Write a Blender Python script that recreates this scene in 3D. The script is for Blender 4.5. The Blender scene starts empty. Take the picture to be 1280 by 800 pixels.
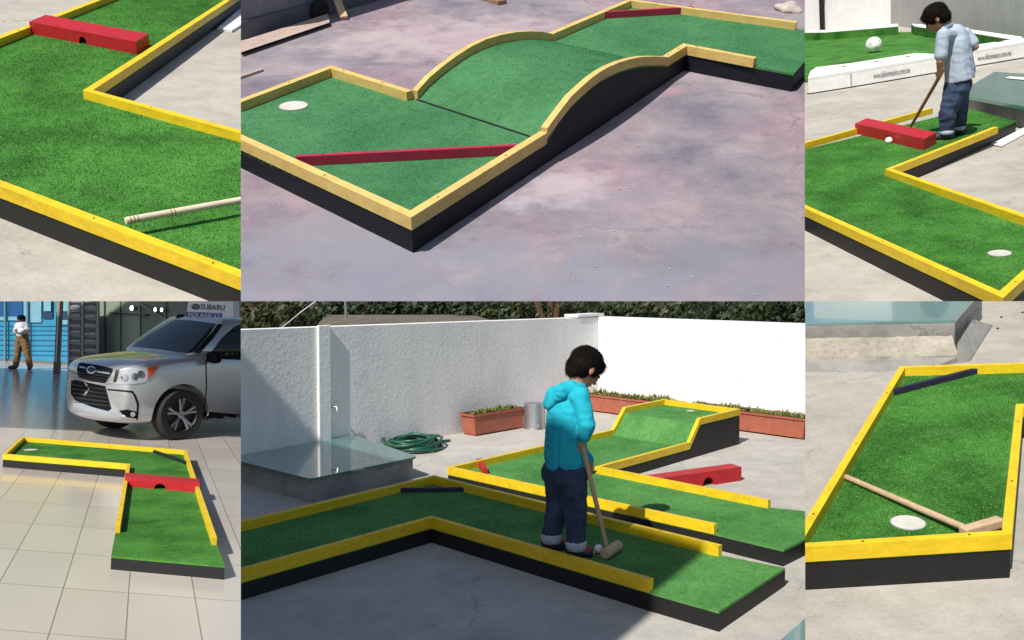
import bpy, bmesh, math, random
import numpy as np
from mathutils import Vector, Matrix, noise as mnoise
from mathutils.bvhtree import BVHTree
from mathutils.geometry import tessellate_polygon

random.seed(7); rng = np.random.default_rng(7)
scene = bpy.context.scene
COL = scene.collection
F = 1100.0                                   # focal length of the lens, in photograph pixels (frame 1280 x 800)
rad = math.radians

# ------------------------------------------------------------------ camera and the six plots
class Plot:
    """One of the six places seen side by side: its own level ground, eye height H and scale."""
    def __init__(s, xc, yh, m, H, scale, rect):
        xc -= 640; yc = yh - 400
        n = np.array([-m, 1, -(yc - m * xc) / F]); n /= np.linalg.norm(n)
        s.up = -n; z = np.array([0, 0, 1.]); s.fw = z - z.dot(s.up) * s.up; s.fw /= np.linalg.norm(s.fw)
        s.rt = np.cross(s.fw, s.up)
        if s.rt[0] < 0: s.rt = -s.rt
        s.H = H; s.s = scale; s.rect = rect; s.planes = []
        x0, x1, y0, y1 = rect                # the plot's ground is cut off where the next plot begins
        for (val, a) in ((x0, 'x0'), (x1, 'x1'), (y0, 'y0'), (y1, 'y1')):
            if val is None: continue
            nn = {'x0': (1, 0, -(val - 640) / F), 'x1': (-1, 0, (val - 640) / F),
                  'y0': (0, 1, -(val - 400) / F), 'y1': (0, -1, (val - 400) / F)}[a]
            nn = np.array(nn, float); nn /= np.linalg.norm(nn)
            s.planes.append(Vector((nn @ s.rt, nn @ s.fw, nn @ s.up)))   # keeps the side it points to; through the eye
    def ray(s, x, y):
        r = np.array([(x - 640) / F, (y - 400) / F, 1.]); return np.array([r @ s.rt, r @ s.fw, r @ s.up])
    def g(s, x, y, z=0.0):
        r = s.ray(x, y); t = (z - s.H) / r[2]; return Vector(np.array([0, 0, s.H]) + t * r)
    def vp(s, x, y, A, B):                   # on the upright plane through A and B
        r = s.ray(x, y); n = np.array([-(B[1] - A[1]), B[0] - A[0], 0]); o = np.array([0, 0, s.H])
        return Vector(o + (n @ (np.array(A) - o)) / (n @ r) * r)
    def d(s, x, y, depth):                   # at a given distance forward
        r = s.ray(x, y); return Vector(np.array([0, 0, s.H]) + depth / r[1] * r)
    def px(s, p):
        q = np.array(p) - [0, 0, s.H]; c = q[0] * s.rt + q[1] * s.fw + q[2] * s.up
        return 640 + F * c[0] / c[2], 400 + F * c[1] / c[2]
    def inside(s, pts):
        pts = np.asarray(pts) - np.array([0, 0, s.H]); ok = np.ones(len(pts), bool)
        for n in s.planes: ok &= (pts @ np.array(n)) > 0
        return ok

BM = Plot(653, 350, 0, 1.5, 1.0, (301, 1012, 376.5, None))
BR = Plot(1143, 120, -.096, 1.5, 1.0, (1006.5, None, 376.5, None))
BL = Plot(150, 396, .04, 1.6, 5.0, (None, 312, 376.5, None))
TM = Plot(653, -290, 0, 1.5, 9.0, (301, 1007, None, 386))
TR = Plot(1143, -60, -.155, 1.5, 2.4, (1006, None, None, 386))
TL = Plot(150, -250, .12, 1.5, 60.0, (None, 312, None, 386))

EYE = Vector((0, 0, BM.H))
XW = Vector((BM.rt[0], BM.fw[0], BM.up[0])); YW = Vector((BM.rt[1], BM.fw[1], BM.up[1])); ZW = Vector((BM.rt[2], BM.fw[2], BM.up[2]))
def plot_matrix(P):
    def w(v): return XW * v[0] + YW * v[1] + ZW * v[2]
    R = Matrix((w(P.rt), w(P.fw), w(P.up))).transposed()
    M = R.to_4x4() @ Matrix.Scale(P.s, 4)
    M.translation = EYE - (M.to_3x3() @ Vector((0, 0, P.H)))
    return M
for P_ in (BM, BR, BL, TM, TR, TL): P_.M = plot_matrix(P_)

cam = bpy.data.cameras.new('camera'); camo = bpy.data.objects.new('camera', cam); COL.objects.link(camo)
cam.sensor_fit = 'HORIZONTAL'; cam.sensor_width = 36; cam.lens = 36 * F / 1280; cam.clip_start = .05; cam.clip_end = 6000
camo.matrix_world = Matrix.Translation(EYE) @ Matrix((XW, -YW, -ZW)).transposed().to_4x4()
scene.camera = camo

# ------------------------------------------------------------------ light
SUN_EL, SUN_AZ = 46, 31.3
sund = Vector((-math.sin(rad(SUN_AZ)) * math.cos(rad(SUN_EL)), -math.cos(rad(SUN_AZ)) * math.cos(rad(SUN_EL)), math.sin(rad(SUN_EL))))
sl = bpy.data.lights.new('sun', 'SUN'); sl.energy = 4.7; sl.angle = rad(.5); sl.color = (1, .95, .87)
slo = bpy.data.objects.new('sun', sl); COL.objects.link(slo); slo.rotation_euler = sund.to_track_quat('Z', 'Y').to_euler()
w = bpy.data.worlds.new('World'); scene.world = w; w.use_nodes = True
nt = w.node_tree; bg = nt.nodes['Background']; sky = nt.nodes.new('ShaderNodeTexSky'); sky.sky_type = 'NISHITA'
sky.sun_disc = False; sky.sun_elevation = rad(SUN_EL); sky.sun_rotation = math.atan2(sund.x, sund.y)
nt.links.new(sky.outputs[0], bg.inputs[0]); bg.inputs[1].default_value = .092
vs = scene.view_settings; vs.view_transform = 'Standard'; vs.look = 'None'; vs.exposure = .3; vs.gamma = 1
scene.cycles.use_denoising = True
try: scene.cycles.denoiser = 'OPENIMAGEDENOISE'
except Exception: pass
scene.cycles.max_bounces = 6

# ------------------------------------------------------------------ materials
def mat(name, rough=.6, metallic=0, spec=.5, coat=0):
    m = bpy.data.materials.new(name); m.use_nodes = True
    b = m.node_tree.nodes['Principled BSDF']
    b.inputs['Roughness'].default_value = rough; b.inputs['Metallic'].default_value = metallic
    b.inputs['Specular IOR Level'].default_value = spec; b.inputs['Coat Weight'].default_value = coat
    return m, m.node_tree, b
def N(t, kind, **kw):
    n = t.nodes.new(kind)
    for k, v in kw.items():
        if k.startswith('i_'): n.inputs[k[2:]].default_value = v
        else: setattr(n, k, v)
    return n
def tex(t, scale, detail=4, rough=.6, kind='ShaderNodeTexNoise', stretch=None):
    tc = N(t, 'ShaderNodeTexCoord'); n = N(t, kind)
    n.inputs['Scale'].default_value = scale
    if kind == 'ShaderNodeTexNoise':
        n.inputs['Detail'].default_value = detail; n.inputs['Roughness'].default_value = rough
    if stretch:
        mp = N(t, 'ShaderNodeMapping'); mp.inputs['Scale'].default_value = stretch[0]; mp.inputs['Rotation'].default_value = stretch[1]
        t.links.new(tc.outputs['Object'], mp.inputs[0]); t.links.new(mp.outputs[0], n.inputs['Vector'])
    else: t.links.new(tc.outputs['Object'], n.inputs['Vector'])
    return n
def ramp(t, fac, stops):
    r = N(t, 'ShaderNodeValToRGB'); e = r.color_ramp.elements
    while len(e) < len(stops): e.new(.5)
    for el, (p, c) in zip(e, stops): el.position = p; el.color = (*c, 1) if len(c) == 3 else c
    t.links.new(fac, r.inputs[0]); return r
def mixc(t, fac, a, b, mode='MIX'):
    m = N(t, 'ShaderNodeMix', data_type='RGBA', blend_type=mode)
    for s_, v in ((0, fac), (6, a), (7, b)):
        if hasattr(v, 'links'): t.links.new(v, m.inputs[s_])
        else: m.inputs[s_].default_value = v if not isinstance(v, tuple) else (*v, 1)
    return m.outputs[2]
def bump(t, b, h, strength, dist):
    n = N(t, 'ShaderNodeBump'); n.inputs['Strength'].default_value = strength; n.inputs['Distance'].default_value = dist
    t.links.new(h, n.inputs['Height']); t.links.new(n.outputs[0], b.inputs['Normal'])
def simple(name, c1, c2=None, scale=20, rough=.6, metallic=0, spec=.5, bs=.2, bd=.004, coat=0, stretch=None, contrast=(.35, .65)):
    m, t, b = mat(name, rough, metallic, spec, coat)
    c2 = c2 or tuple(x * .75 for x in c1)
    n = tex(t, scale, 5, .65, stretch=stretch); r = ramp(t, n.outputs[0], [(contrast[0], c2), (contrast[1], c1)])
    t.links.new(r.outputs[0], b.inputs['Base Color'])
    if bs: bump(t, b, n.outputs[0], bs, bd)
    return m
def painted(name, c1, c2, chip, scale=35, rough=.5, amount=.70):
    m, t, b = mat(name, rough, 0, .45)
    n = tex(t, scale, 5, .65); st = tex(t, 9, 6, .7, stretch=((1, 1, 3), (0, 0, .6))); ch = tex(t, 55, 5, .75)
    c = ramp(t, n.outputs[0], [(.35, c2), (.65, c1)]).outputs[0]
    c = mixc(t, .8, c, ramp(t, st.outputs[0], [(.36, (.80, .78, .74)), (.56, (1, 1, 1))]).outputs[0], 'MULTIPLY')
    c = mixc(t, ramp(t, ch.outputs[0], [(amount, (0, 0, 0)), (amount + .04, (.75, .75, .75))]).outputs[0], c, chip)
    t.links.new(c, b.inputs['Base Color']); bump(t, b, n.outputs[0], .2, .003); return m
def concrete(name, base, dark, stain=None, tint=None, big=1.2, fine=60, speck=.5, rough=.85):
    m, t, b = mat(name, rough, 0, .3)
    n1 = tex(t, big, 6, .62); n2 = tex(t, fine, 4, .7); n3 = tex(t, big * 4.5, 7, .75)
    c = ramp(t, n1.outputs[0], [(.3, dark), (.62, base)]).outputs[0]
    c = mixc(t, ramp(t, n3.outputs[0], [(.38, (.6, .6, .6)), (.62, (1.08, 1.08, 1.08))]).outputs[0], (0, 0, 0), c) if False else \
        mixc(t, .75, c, ramp(t, n3.outputs[0], [(.35, (.74, .74, .74)), (.6, (1, 1, 1))]).outputs[0], 'MULTIPLY')
    c = mixc(t, speck, c, ramp(t, n2.outputs[0], [(.3, (.72, .72, .72)), (.55, (1, 1, 1))]).outputs[0], 'MULTIPLY')
    if tint:
        n4 = tex(t, .8, 3, .5); c = mixc(t, ramp(t, n4.outputs[0], [(.45, (0, 0, 0)), (.62, (1, 1, 1))]).outputs[0], c, mixc(t, .8, c, tint, 'MULTIPLY'))
    if stain:
        n5 = tex(t, 2.3, 8, .72); c = mixc(t, ramp(t, n5.outputs[0], [(.6, (0, 0, 0)), (.72, (.8, .8, .8))]).outputs[0], c, stain)
    vo = N(t, 'ShaderNodeTexVoronoi', feature='DISTANCE_TO_EDGE'); vo.inputs['Scale'].default_value = .55
    tc = N(t, 'ShaderNodeTexCoord'); nd = tex(t, 3, 5, .7); va = N(t, 'ShaderNodeVectorMath', operation='MULTIPLY_ADD'); t.links.new(nd.outputs['Color'], va.inputs[0]); va.inputs[1].default_value = (.35, .35, .35); t.links.new(tc.outputs['Object'], va.inputs[2]); t.links.new(va.outputs[0], vo.inputs['Vector'])
    brk = tex(t, 1.7, 3, .5); mk = N(t, 'ShaderNodeMath', operation='MULTIPLY'); t.links.new(ramp(t, vo.outputs['Distance'], [(.0, (.6, .6, .6)), (.006, (0, 0, 0))]).outputs[0], mk.inputs[0]); t.links.new(ramp(t, brk.outputs[0], [(.5, (0, 0, 0)), (.58, (1, 1, 1))]).outputs[0], mk.inputs[1])
    c = mixc(t, mk.outputs[0], c, tuple(x * .45 for x in dark))
    gr = tex(t, 170, 2, .5); c = mixc(t, ramp(t, gr.outputs[0], [(.68, (0, 0, 0)), (.74, (.6, .6, .6))]).outputs[0], c, tuple(x * .5 for x in dark))
    t.links.new(c, b.inputs['Base Color']); bump(t, b, n2.outputs[0], .35, .004)
    return m
def turf_mat(name, lo, hi, tip):  # tip: colour of the pale glints painted on the pile
    m, t, b = mat(name, .75, 0, .25)
    n1 = tex(t, 2.6, 5, .65); n2 = tex(t, 130, 3, .7); n3 = tex(t, 30, 4, .7)
    c = ramp(t, n1.outputs[0], [(.34, lo), (.63, hi)]).outputs[0]  # broad light and dark sheen of the pile, painted into the colour
    c = mixc(t, .7, c, ramp(t, n3.outputs[0], [(.3, (.70, .72, .70)), (.65, (1.1, 1.1, 1.08))]).outputs[0], 'MULTIPLY')
    c = mixc(t, ramp(t, n2.outputs[0], [(.58, (0, 0, 0)), (.70, (.7, .7, .7))]).outputs[0], c, tip)  # pale specks painted in as glints on the pile
    t.links.new(c, b.inputs['Base Color']); bump(t, b, n2.outputs[0], .35, .006)
    tr = N(t, 'ShaderNodeBsdfTranslucent'); t.links.new(c, tr.inputs[0]); mx = N(t, 'ShaderNodeMixShader'); mx.inputs[0].default_value = .3
    t.links.new(b.outputs[0], mx.inputs[1]); t.links.new(tr.outputs[0], mx.inputs[2]); t.links.new(mx.outputs[0], t.nodes['Material Output'].inputs[0])
    return m

M_ = {}
M_['turf_bright'] = turf_mat('turf_bright', (.026, .135, .014), (.092, .305, .046), (.42, .62, .28))
M_['turf_cool'] = turf_mat('turf_cool', (.048, .19, .072), (.080, .265, .110), (.17, .37, .19))
M_['turf_terrace'] = turf_mat('turf_terrace', (.066, .245, .058), (.135, .37, .10), (.36, .60, .26))
M_['yellow'] = painted('yellow_paint', (.76, .53, .012), (.68, .46, .010), (.22, .15, .06))
M_['yellow_pale'] = painted('pale_yellow_paint', (.62, .45, .15), (.55, .39, .125), (.25, .17, .09), 30, .6)
M_['black'] = painted('black_paint', (.008, .008, .0085), (.005, .005, .0055), (.04, .037, .034), 40, .6, .68)
M_['black_blue'] = simple('blue_black_paint', (.008, .0085, .017), (.005, .0055, .010), 40, .65, spec=.25, bs=.3)
M_['red'] = painted('red_paint', (.46, .012, .020), (.38, .009, .015), (.14, .02, .02), 30, .5)
M_['crimson'] = painted('crimson_paint', (.38, .018, .06), (.31, .013, .05), (.16, .02, .03), 25, .6)
M_['navy'] = simple('navy_paint', (.02, .014, .05), (.012, .009, .03), 30, .55)
M_['wood'] = simple('pale_wood', (.55, .40, .25), (.42, .29, .17), 30, .6, stretch=((1, 1, 6), (0, 0, 0)))
M_['wood_white'] = simple('bleached_wood', (.70, .62, .46), (.60, .5, .36), 18, .55)
M_['wood_dark'] = simple('brown_wood', (.30, .19, .11), (.20, .12, .07), 30, .6)
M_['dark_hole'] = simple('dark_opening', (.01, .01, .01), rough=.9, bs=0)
M_['cup'] = simple('white_cup_disc', (.56, .55, .49), (.44, .43, .38), 14, .65, bs=.1)
M_['cup_edge'] = simple('cup_edge', (.30, .30, .27), bs=0)
M_['ball'] = simple('white_ball_plastic', (.85, .85, .83), (.8, .8, .78), 30, .3, bs=0)
M_['white'] = simple('white_paint', (.80, .80, .77), (.70, .70, .67), 12, .6, bs=.15)
M_['steel'] = simple('screw_steel', (.10, .09, .07), rough=.5, metallic=.4)
M_['con_sun'] = concrete('sunlit_terrace_concrete', (.44, .41, .36), (.34, .315, .275), stain=(.30, .275, .235))
M_['con_yard'] = concrete('stained_yard_concrete', (.315, .265, .285), (.135, .13, .17), stain=(.085, .085, .115), tint=(1.10, .86, .92), big=1.7)
M_['con_terrace'] = concrete('pale_terrace_concrete', (.50, .475, .43), (.41, .39, .36), stain=(.36, .34, .31))
M_['mortar'] = concrete('rough_mortar', (.40, .365, .30), (.28, .25, .205), big=4, fine=35, speck=.9)
M_['curb'] = concrete('skylight_curb_cement', (.36, .35, .32), (.24, .23, .21), big=3)
def stucco(name, c, c2, s=1.0):
    m, t, b = mat(name, .85, 0, .2)
    n1 = tex(t, 1.5, 5, .6); n2 = tex(t, 28 * s, 5, .7)
    cc = mixc(t, .7, ramp(t, n1.outputs[0], [(.3, c2), (.6, c)]).outputs[0], ramp(t, n2.outputs[0], [(.3, (.86, .86, .86)), (.5, (1, 1, 1))]).outputs[0], 'MULTIPLY')
    n3 = tex(t, 6, 5, .65, stretch=((1, 1, .12), (0, 0, 0))); cc = mixc(t, .8, cc, ramp(t, n3.outputs[0], [(.36, (.92, .915, .90)), (.52, (1, 1, 1))]).outputs[0], 'MULTIPLY')
    n4 = tex(t, 2.1, 6, .7); cc = mixc(t, ramp(t, n4.outputs[0], [(.62, (0, 0, 0)), (.70, (.35, .35, .35))]).outputs[0], cc, tuple(x * .72 for x in c2))
    t.links.new(cc, b.inputs['Base Color']); bump(t, b, n2.outputs[0], .45, .014); return m
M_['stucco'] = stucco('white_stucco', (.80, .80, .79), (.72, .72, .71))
M_['stucco_shade_grey'] = stucco('shade_grey_stucco', (.50, .49, .48), (.43, .42, .41), .5)  # white stucco greyed to paint in the shade on one wall
M_['terracotta'] = simple('terracotta_plastic', (.36, .105, .06), (.29, .08, .045), 14, .6)
M_['soil'] = simple('soil', (.10, .065, .04), (.05, .03, .02), 60, .95, bs=.8, bd=.02)
M_['galv'] = simple('galvanised_metal', (.50, .51, .53), (.36, .37, .39), 9, .38, metallic=.85, stretch=((1, 1, .25), (0, 0, 0)))
M_['hose'] = simple('green_hose', (.012, .10, .06), (.008, .06, .035), 30, .4)
def glassy(name, c, rough=.04, spec=.9):
    m, t, b = mat(name, rough, 0, spec, .6); n = tex(t, 3, 3)
    t.links.new(ramp(t, n.outputs[0], [(.3, tuple(x * .8 for x in c)), (.7, c)]).outputs[0], b.inputs['Base Color'])
    b.inputs['Coat Roughness'].default_value = .02; return m
M_['skyglass'] = glassy('teal_skylight_glass', (.10, .22, .20))
M_['skyglass_pale'] = glassy('pale_teal_skylight_glass', (.16, .29, .28), .12)
M_['carglass'] = glassy('dark_car_glass', (.010, .014, .012), .03)
M_['leaf'] = simple('dark_leaves', (.026, .050, .011), (.007, .016, .005), 7, .6, bs=0)
M_['leaf2'] = simple('olive_leaves', (.05, .062, .013), (.012, .022, .005), 7, .6, bs=0)
M_['herb'] = simple('dry_green_herb', (.20, .22, .045), (.09, .12, .02), 25, .7, bs=0)
M_['bark'] = simple('bark', (.14, .075, .04), (.06, .035, .02), 30, .9, bs=.6)
M_['skin'] = simple('skin', (.44, .23, .145), (.40, .20, .125), 12, .55, bs=0)
M_['skin_dark'] = simple('dark_skin', (.14, .07, .045), (.12, .06, .04), 12, .55, bs=0)
M_['hair'] = simple('black_hair', (.012, .008, .006), (.005, .004, .004), 60, .8, spec=.1, bs=.2, bd=.01, stretch=((1, 1, .2), (0, 0, 0)))
M_['turq'] = simple('turquoise_fleece', (.006, .40, .52), (.005, .35, .46), 14, .9, bs=.3, bd=.006)
M_['shirt'] = simple('pale_blue_shirt', (.35, .42, .51), (.335, .40, .49), 10, .85, bs=.3, bd=.006)
M_['denim'] = simple('dark_blue_denim', (.036, .064, .125), (.010, .020, .050), 9, .9, bs=.4, bd=.006)
M_['denim_cuff'] = simple('turned_up_denim_cuff', (.42, .47, .55), (.3, .35, .42), 20, .9)
M_['shoe'] = simple('dark_shoe', (.03, .03, .05), (.02, .02, .03), 20, .6)
M_['shoe_red'] = simple('red_shoe_trim', (.40, .015, .02), rough=.6)
M_['eye'] = simple('dark_eye', (.01, .008, .006), rough=.2, bs=0)

# ------------------------------------------------------------------ mesh building
class MB:
    def __init__(s, P): s.bm = bmesh.new(); s.P = P
    def face(s, pts):
        return s.bm.faces.new([s.bm.verts.new(p) for p in pts])
    def loops(s, rings, caps=True, closed=True):
        vr = [[s.bm.verts.new(p) for p in r] for r in rings]; n = len(vr[0])
        for a, b in zip(vr, vr[1:]):
            for i in range(n if closed else n - 1):
                j = (i + 1) % n; s.bm.faces.new((a[i], a[j], b[j], b[i]))
        if caps: s.bm.faces.new(list(reversed(vr[0]))); s.bm.faces.new(vr[-1])
    def prism(s, poly, z0, z1):              # z as one number or one per corner
        z0 = z0 if hasattr(z0, '__len__') else [z0] * len(poly); z1 = z1 if hasattr(z1, '__len__') else [z1] * len(poly)
        s.loops([[(p[0], p[1], z) for p, z in zip(poly, z0)], [(p[0], p[1], z) for p, z in zip(poly, z1)]])
    def hexa(s, bot, top): s.loops([bot, top])
    def box(s, c, size, ax=None):
        c = Vector(c); ax = ax or (Vector((1, 0, 0)), Vector((0, 1, 0)), Vector((0, 0, 1)))
        hx, hy, hz = [ax[i] * (size[i] / 2) for i in range(3)]
        s.loops([[c + sx * hx + sy * hy + k * hz for sx, sy in ((-1, -1), (1, -1), (1, 1), (-1, 1))] for k in (-1, 1)])
    def bar(s, a, b, w_, h):                 # lies along a-b, a and b at the middle of its underside
        a = Vector(a); b = Vector(b); d = (b - a).normalized(); side = d.cross(Vector((0, 0, 1))).normalized(); up = side.cross(d)
        s.loops([[p + side * sx * w_ / 2 + up * (h if t else 0) for sx, t in ((-1, 0), (1, 0), (1, 1), (-1, 1))] for p in (a, b)])
    def tube(s, pts, r, n=10):
        pts = [Vector(p) for p in pts]; rs = r if hasattr(r, '__len__') else [r] * len(pts); rings = []
        for i, p in enumerate(pts):
            d = (pts[min(i + 1, len(pts) - 1)] - pts[max(i - 1, 0)]).normalized()
            u = d.cross(Vector((0, 0, 1))); u = u.normalized() if u.length > 1e-3 else Vector((1, 0, 0)); v = d.cross(u)
            rings.append([p + (u * math.cos(k * 2 * math.pi / n) + v * math.sin(k * 2 * math.pi / n)) * rs[i] for k in range(n)])
        s.loops(rings)
    def lathe(s, c, prof, n=24, ax=None, caps=True):
        c = Vector(c); X, Y, Z = ax or (Vector((1, 0, 0)), Vector((0, 1, 0)), Vector((0, 0, 1)))
        s.loops([[c + (X * math.cos(k * 2 * math.pi / n) + Y * math.sin(k * 2 * math.pi / n)) * r + Z * z for k in range(n)] for r, z in prof], caps)
    def ball(s, c, r, sub=3):
        m = Matrix.Translation(c) @ Matrix.Scale(r, 4); bmesh.ops.create_icosphere(s.bm, subdivisions=sub, radius=1, matrix=m)
    def clip(s):
        bm = s.bm
        for n in s.P.planes:
            o = Vector((0, 0, s.P.H)); ds = [(v.co - o).dot(n) for v in bm.verts]
            if not ds or min(ds) >= 0: continue
            if max(ds) <= 0: bm.clear(); return
            r = bmesh.ops.bisect_plane(bm, geom=bm.verts[:] + bm.edges[:] + bm.faces[:], dist=1e-6, plane_co=o, plane_no=n, clear_inner=True)
            ed = [e for e in r['geom_cut'] if isinstance(e, bmesh.types.BMEdge) and e.is_valid and len(e.link_faces) < 2]
            if ed:
                try: bmesh.ops.holes_fill(bm, edges=ed, sides=0)
                except Exception: pass
    def build(s, name, m, parent=None, base=None, smooth=None, bevel=0, clip=True):
        bm = s.bm
        if bevel: bmesh.ops.bevel(bm, geom=bm.edges[:], offset=bevel, segments=2, affect='EDGES', profile=.6, clamp_overlap=True)
        bmesh.ops.recalc_face_normals(bm, faces=bm.faces[:])
        if clip: s.clip()
        return finish(bm, s.P, name, m, parent, base, smooth)

def finish(bm, P, name, m, parent=None, base=None, smooth=None):
    if parent is not None: base = parent['_b'] if '_b' in parent else base
    if base is None:
        if len(bm.verts):
            base = Vector((sum(v.co.x for v in bm.verts), sum(v.co.y for v in bm.verts), 0)) / len(bm.verts); base.z = min(v.co.z for v in bm.verts)
        else: base = Vector((0, 0, 0))
    base = Vector(base); bmesh.ops.translate(bm, verts=bm.verts[:], vec=-base)
    if smooth is not None:
        for f in bm.faces: f.smooth = True
        if smooth > 0:
            for e in bm.edges:
                if len(e.link_faces) == 2 and e.calc_face_angle(0) > rad(smooth): e.smooth = False
    me = bpy.data.meshes.new(name); bm.to_mesh(me); bm.free()
    for x in (m if isinstance(m, (list, tuple)) else [m]): me.materials.append(M_[x] if isinstance(x, str) else x)
    o = bpy.data.objects.new(name, me); COL.objects.link(o)
    if parent is not None: o.parent = parent
    else: o.matrix_world = P.M @ Matrix.Translation(base)
    o['_b'] = list(base)
    return o
def tag(o, label=None, cat=None, group=None, kind=None):
    if label: o['label'] = label
    if cat: o['category'] = cat
    if group: o['group'] = group
    if kind: o['kind'] = kind
    return o
def thing(P, name, base, label, cat, group=None):
    o = bpy.data.objects.new(name, None); COL.objects.link(o); o.empty_display_size = .1
    o.matrix_world = P.M @ Matrix.Translation(Vector(base)); o['_b'] = list(base)
    return tag(o, label, cat, group)

def area2(poly): return sum(a[0] * b[1] - b[0] * a[1] for a, b in zip(poly, poly[1:] + poly[:1])) / 2
def tri_points(tris, density):
    out = []
    for a, b, c in tris:
        a, b, c = map(np.array, (a, b, c)); A = np.linalg.norm(np.cross(b - a, c - a)) / 2
        n = rng.poisson(A * density)
        if n:
            u = rng.random((n, 2)); fl = u.sum(1) > 1; u[fl] = 1 - u[fl]; out.append(a + u[:, :1] * (b - a) + u[:, 1:] * (c - a))
    return np.concatenate(out) if out else np.zeros((0, 3))

def add_blades(o, P, tris, density, hgt, wid, quads=(), cups=()):
    """short turf pile: thin bent blades added to the turf's own mesh"""
    p = tri_points(tris, density); p = p[P.inside(p)]
    for q in quads:                          # none under the rails
        q = [np.array(v[:2]) for v in q]; q = q if area2([Vector((*v, 0)) for v in q]) > 0 else q[::-1]; ins = np.ones(len(p), bool)
        for a, b in zip(q, q[1:] + q[:1]):
            e = b - a; L = np.linalg.norm(e) + 1e-9; ins &= (e[0] * (p[:, 1] - a[1]) - e[1] * (p[:, 0] - a[0])) / L > -.012
        p = p[~ins]
    for c_, r_ in cups: p = p[np.linalg.norm(p[:, :2] - c_, axis=1) > r_ + .004]
    n = len(p)
    if not n: return
    a = rng.random(n) * 2 * np.pi; h = hgt * (.5 + rng.random(n)); lean = rng.normal(0, .45, (n, 2)) * h[:, None]
    dx = np.stack([np.cos(a), np.sin(a), np.zeros(n)], 1) * wid * (.6 + .8 * rng.random(n))[:, None]
    top = p + np.concatenate([lean, h[:, None]], 1)
    v = np.stack([p - dx / 2, p + dx / 2, top], 1).reshape(-1, 3) - np.array(o['_b'])
    me = o.data; nv = len(me.vertices); old = np.zeros(nv * 3); me.vertices.foreach_get('co', old)
    faces = [list(f.vertices) for f in me.polygons]
    m = list(me.materials); me2 = bpy.data.meshes.new(me.name)
    me2.from_pydata(np.concatenate([old.reshape(-1, 3), v]).tolist(), [], faces + (np.arange(3 * n).reshape(-1, 3) + nv).tolist())
    for x in m: me2.materials.append(x)
    o.data = me2

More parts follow.
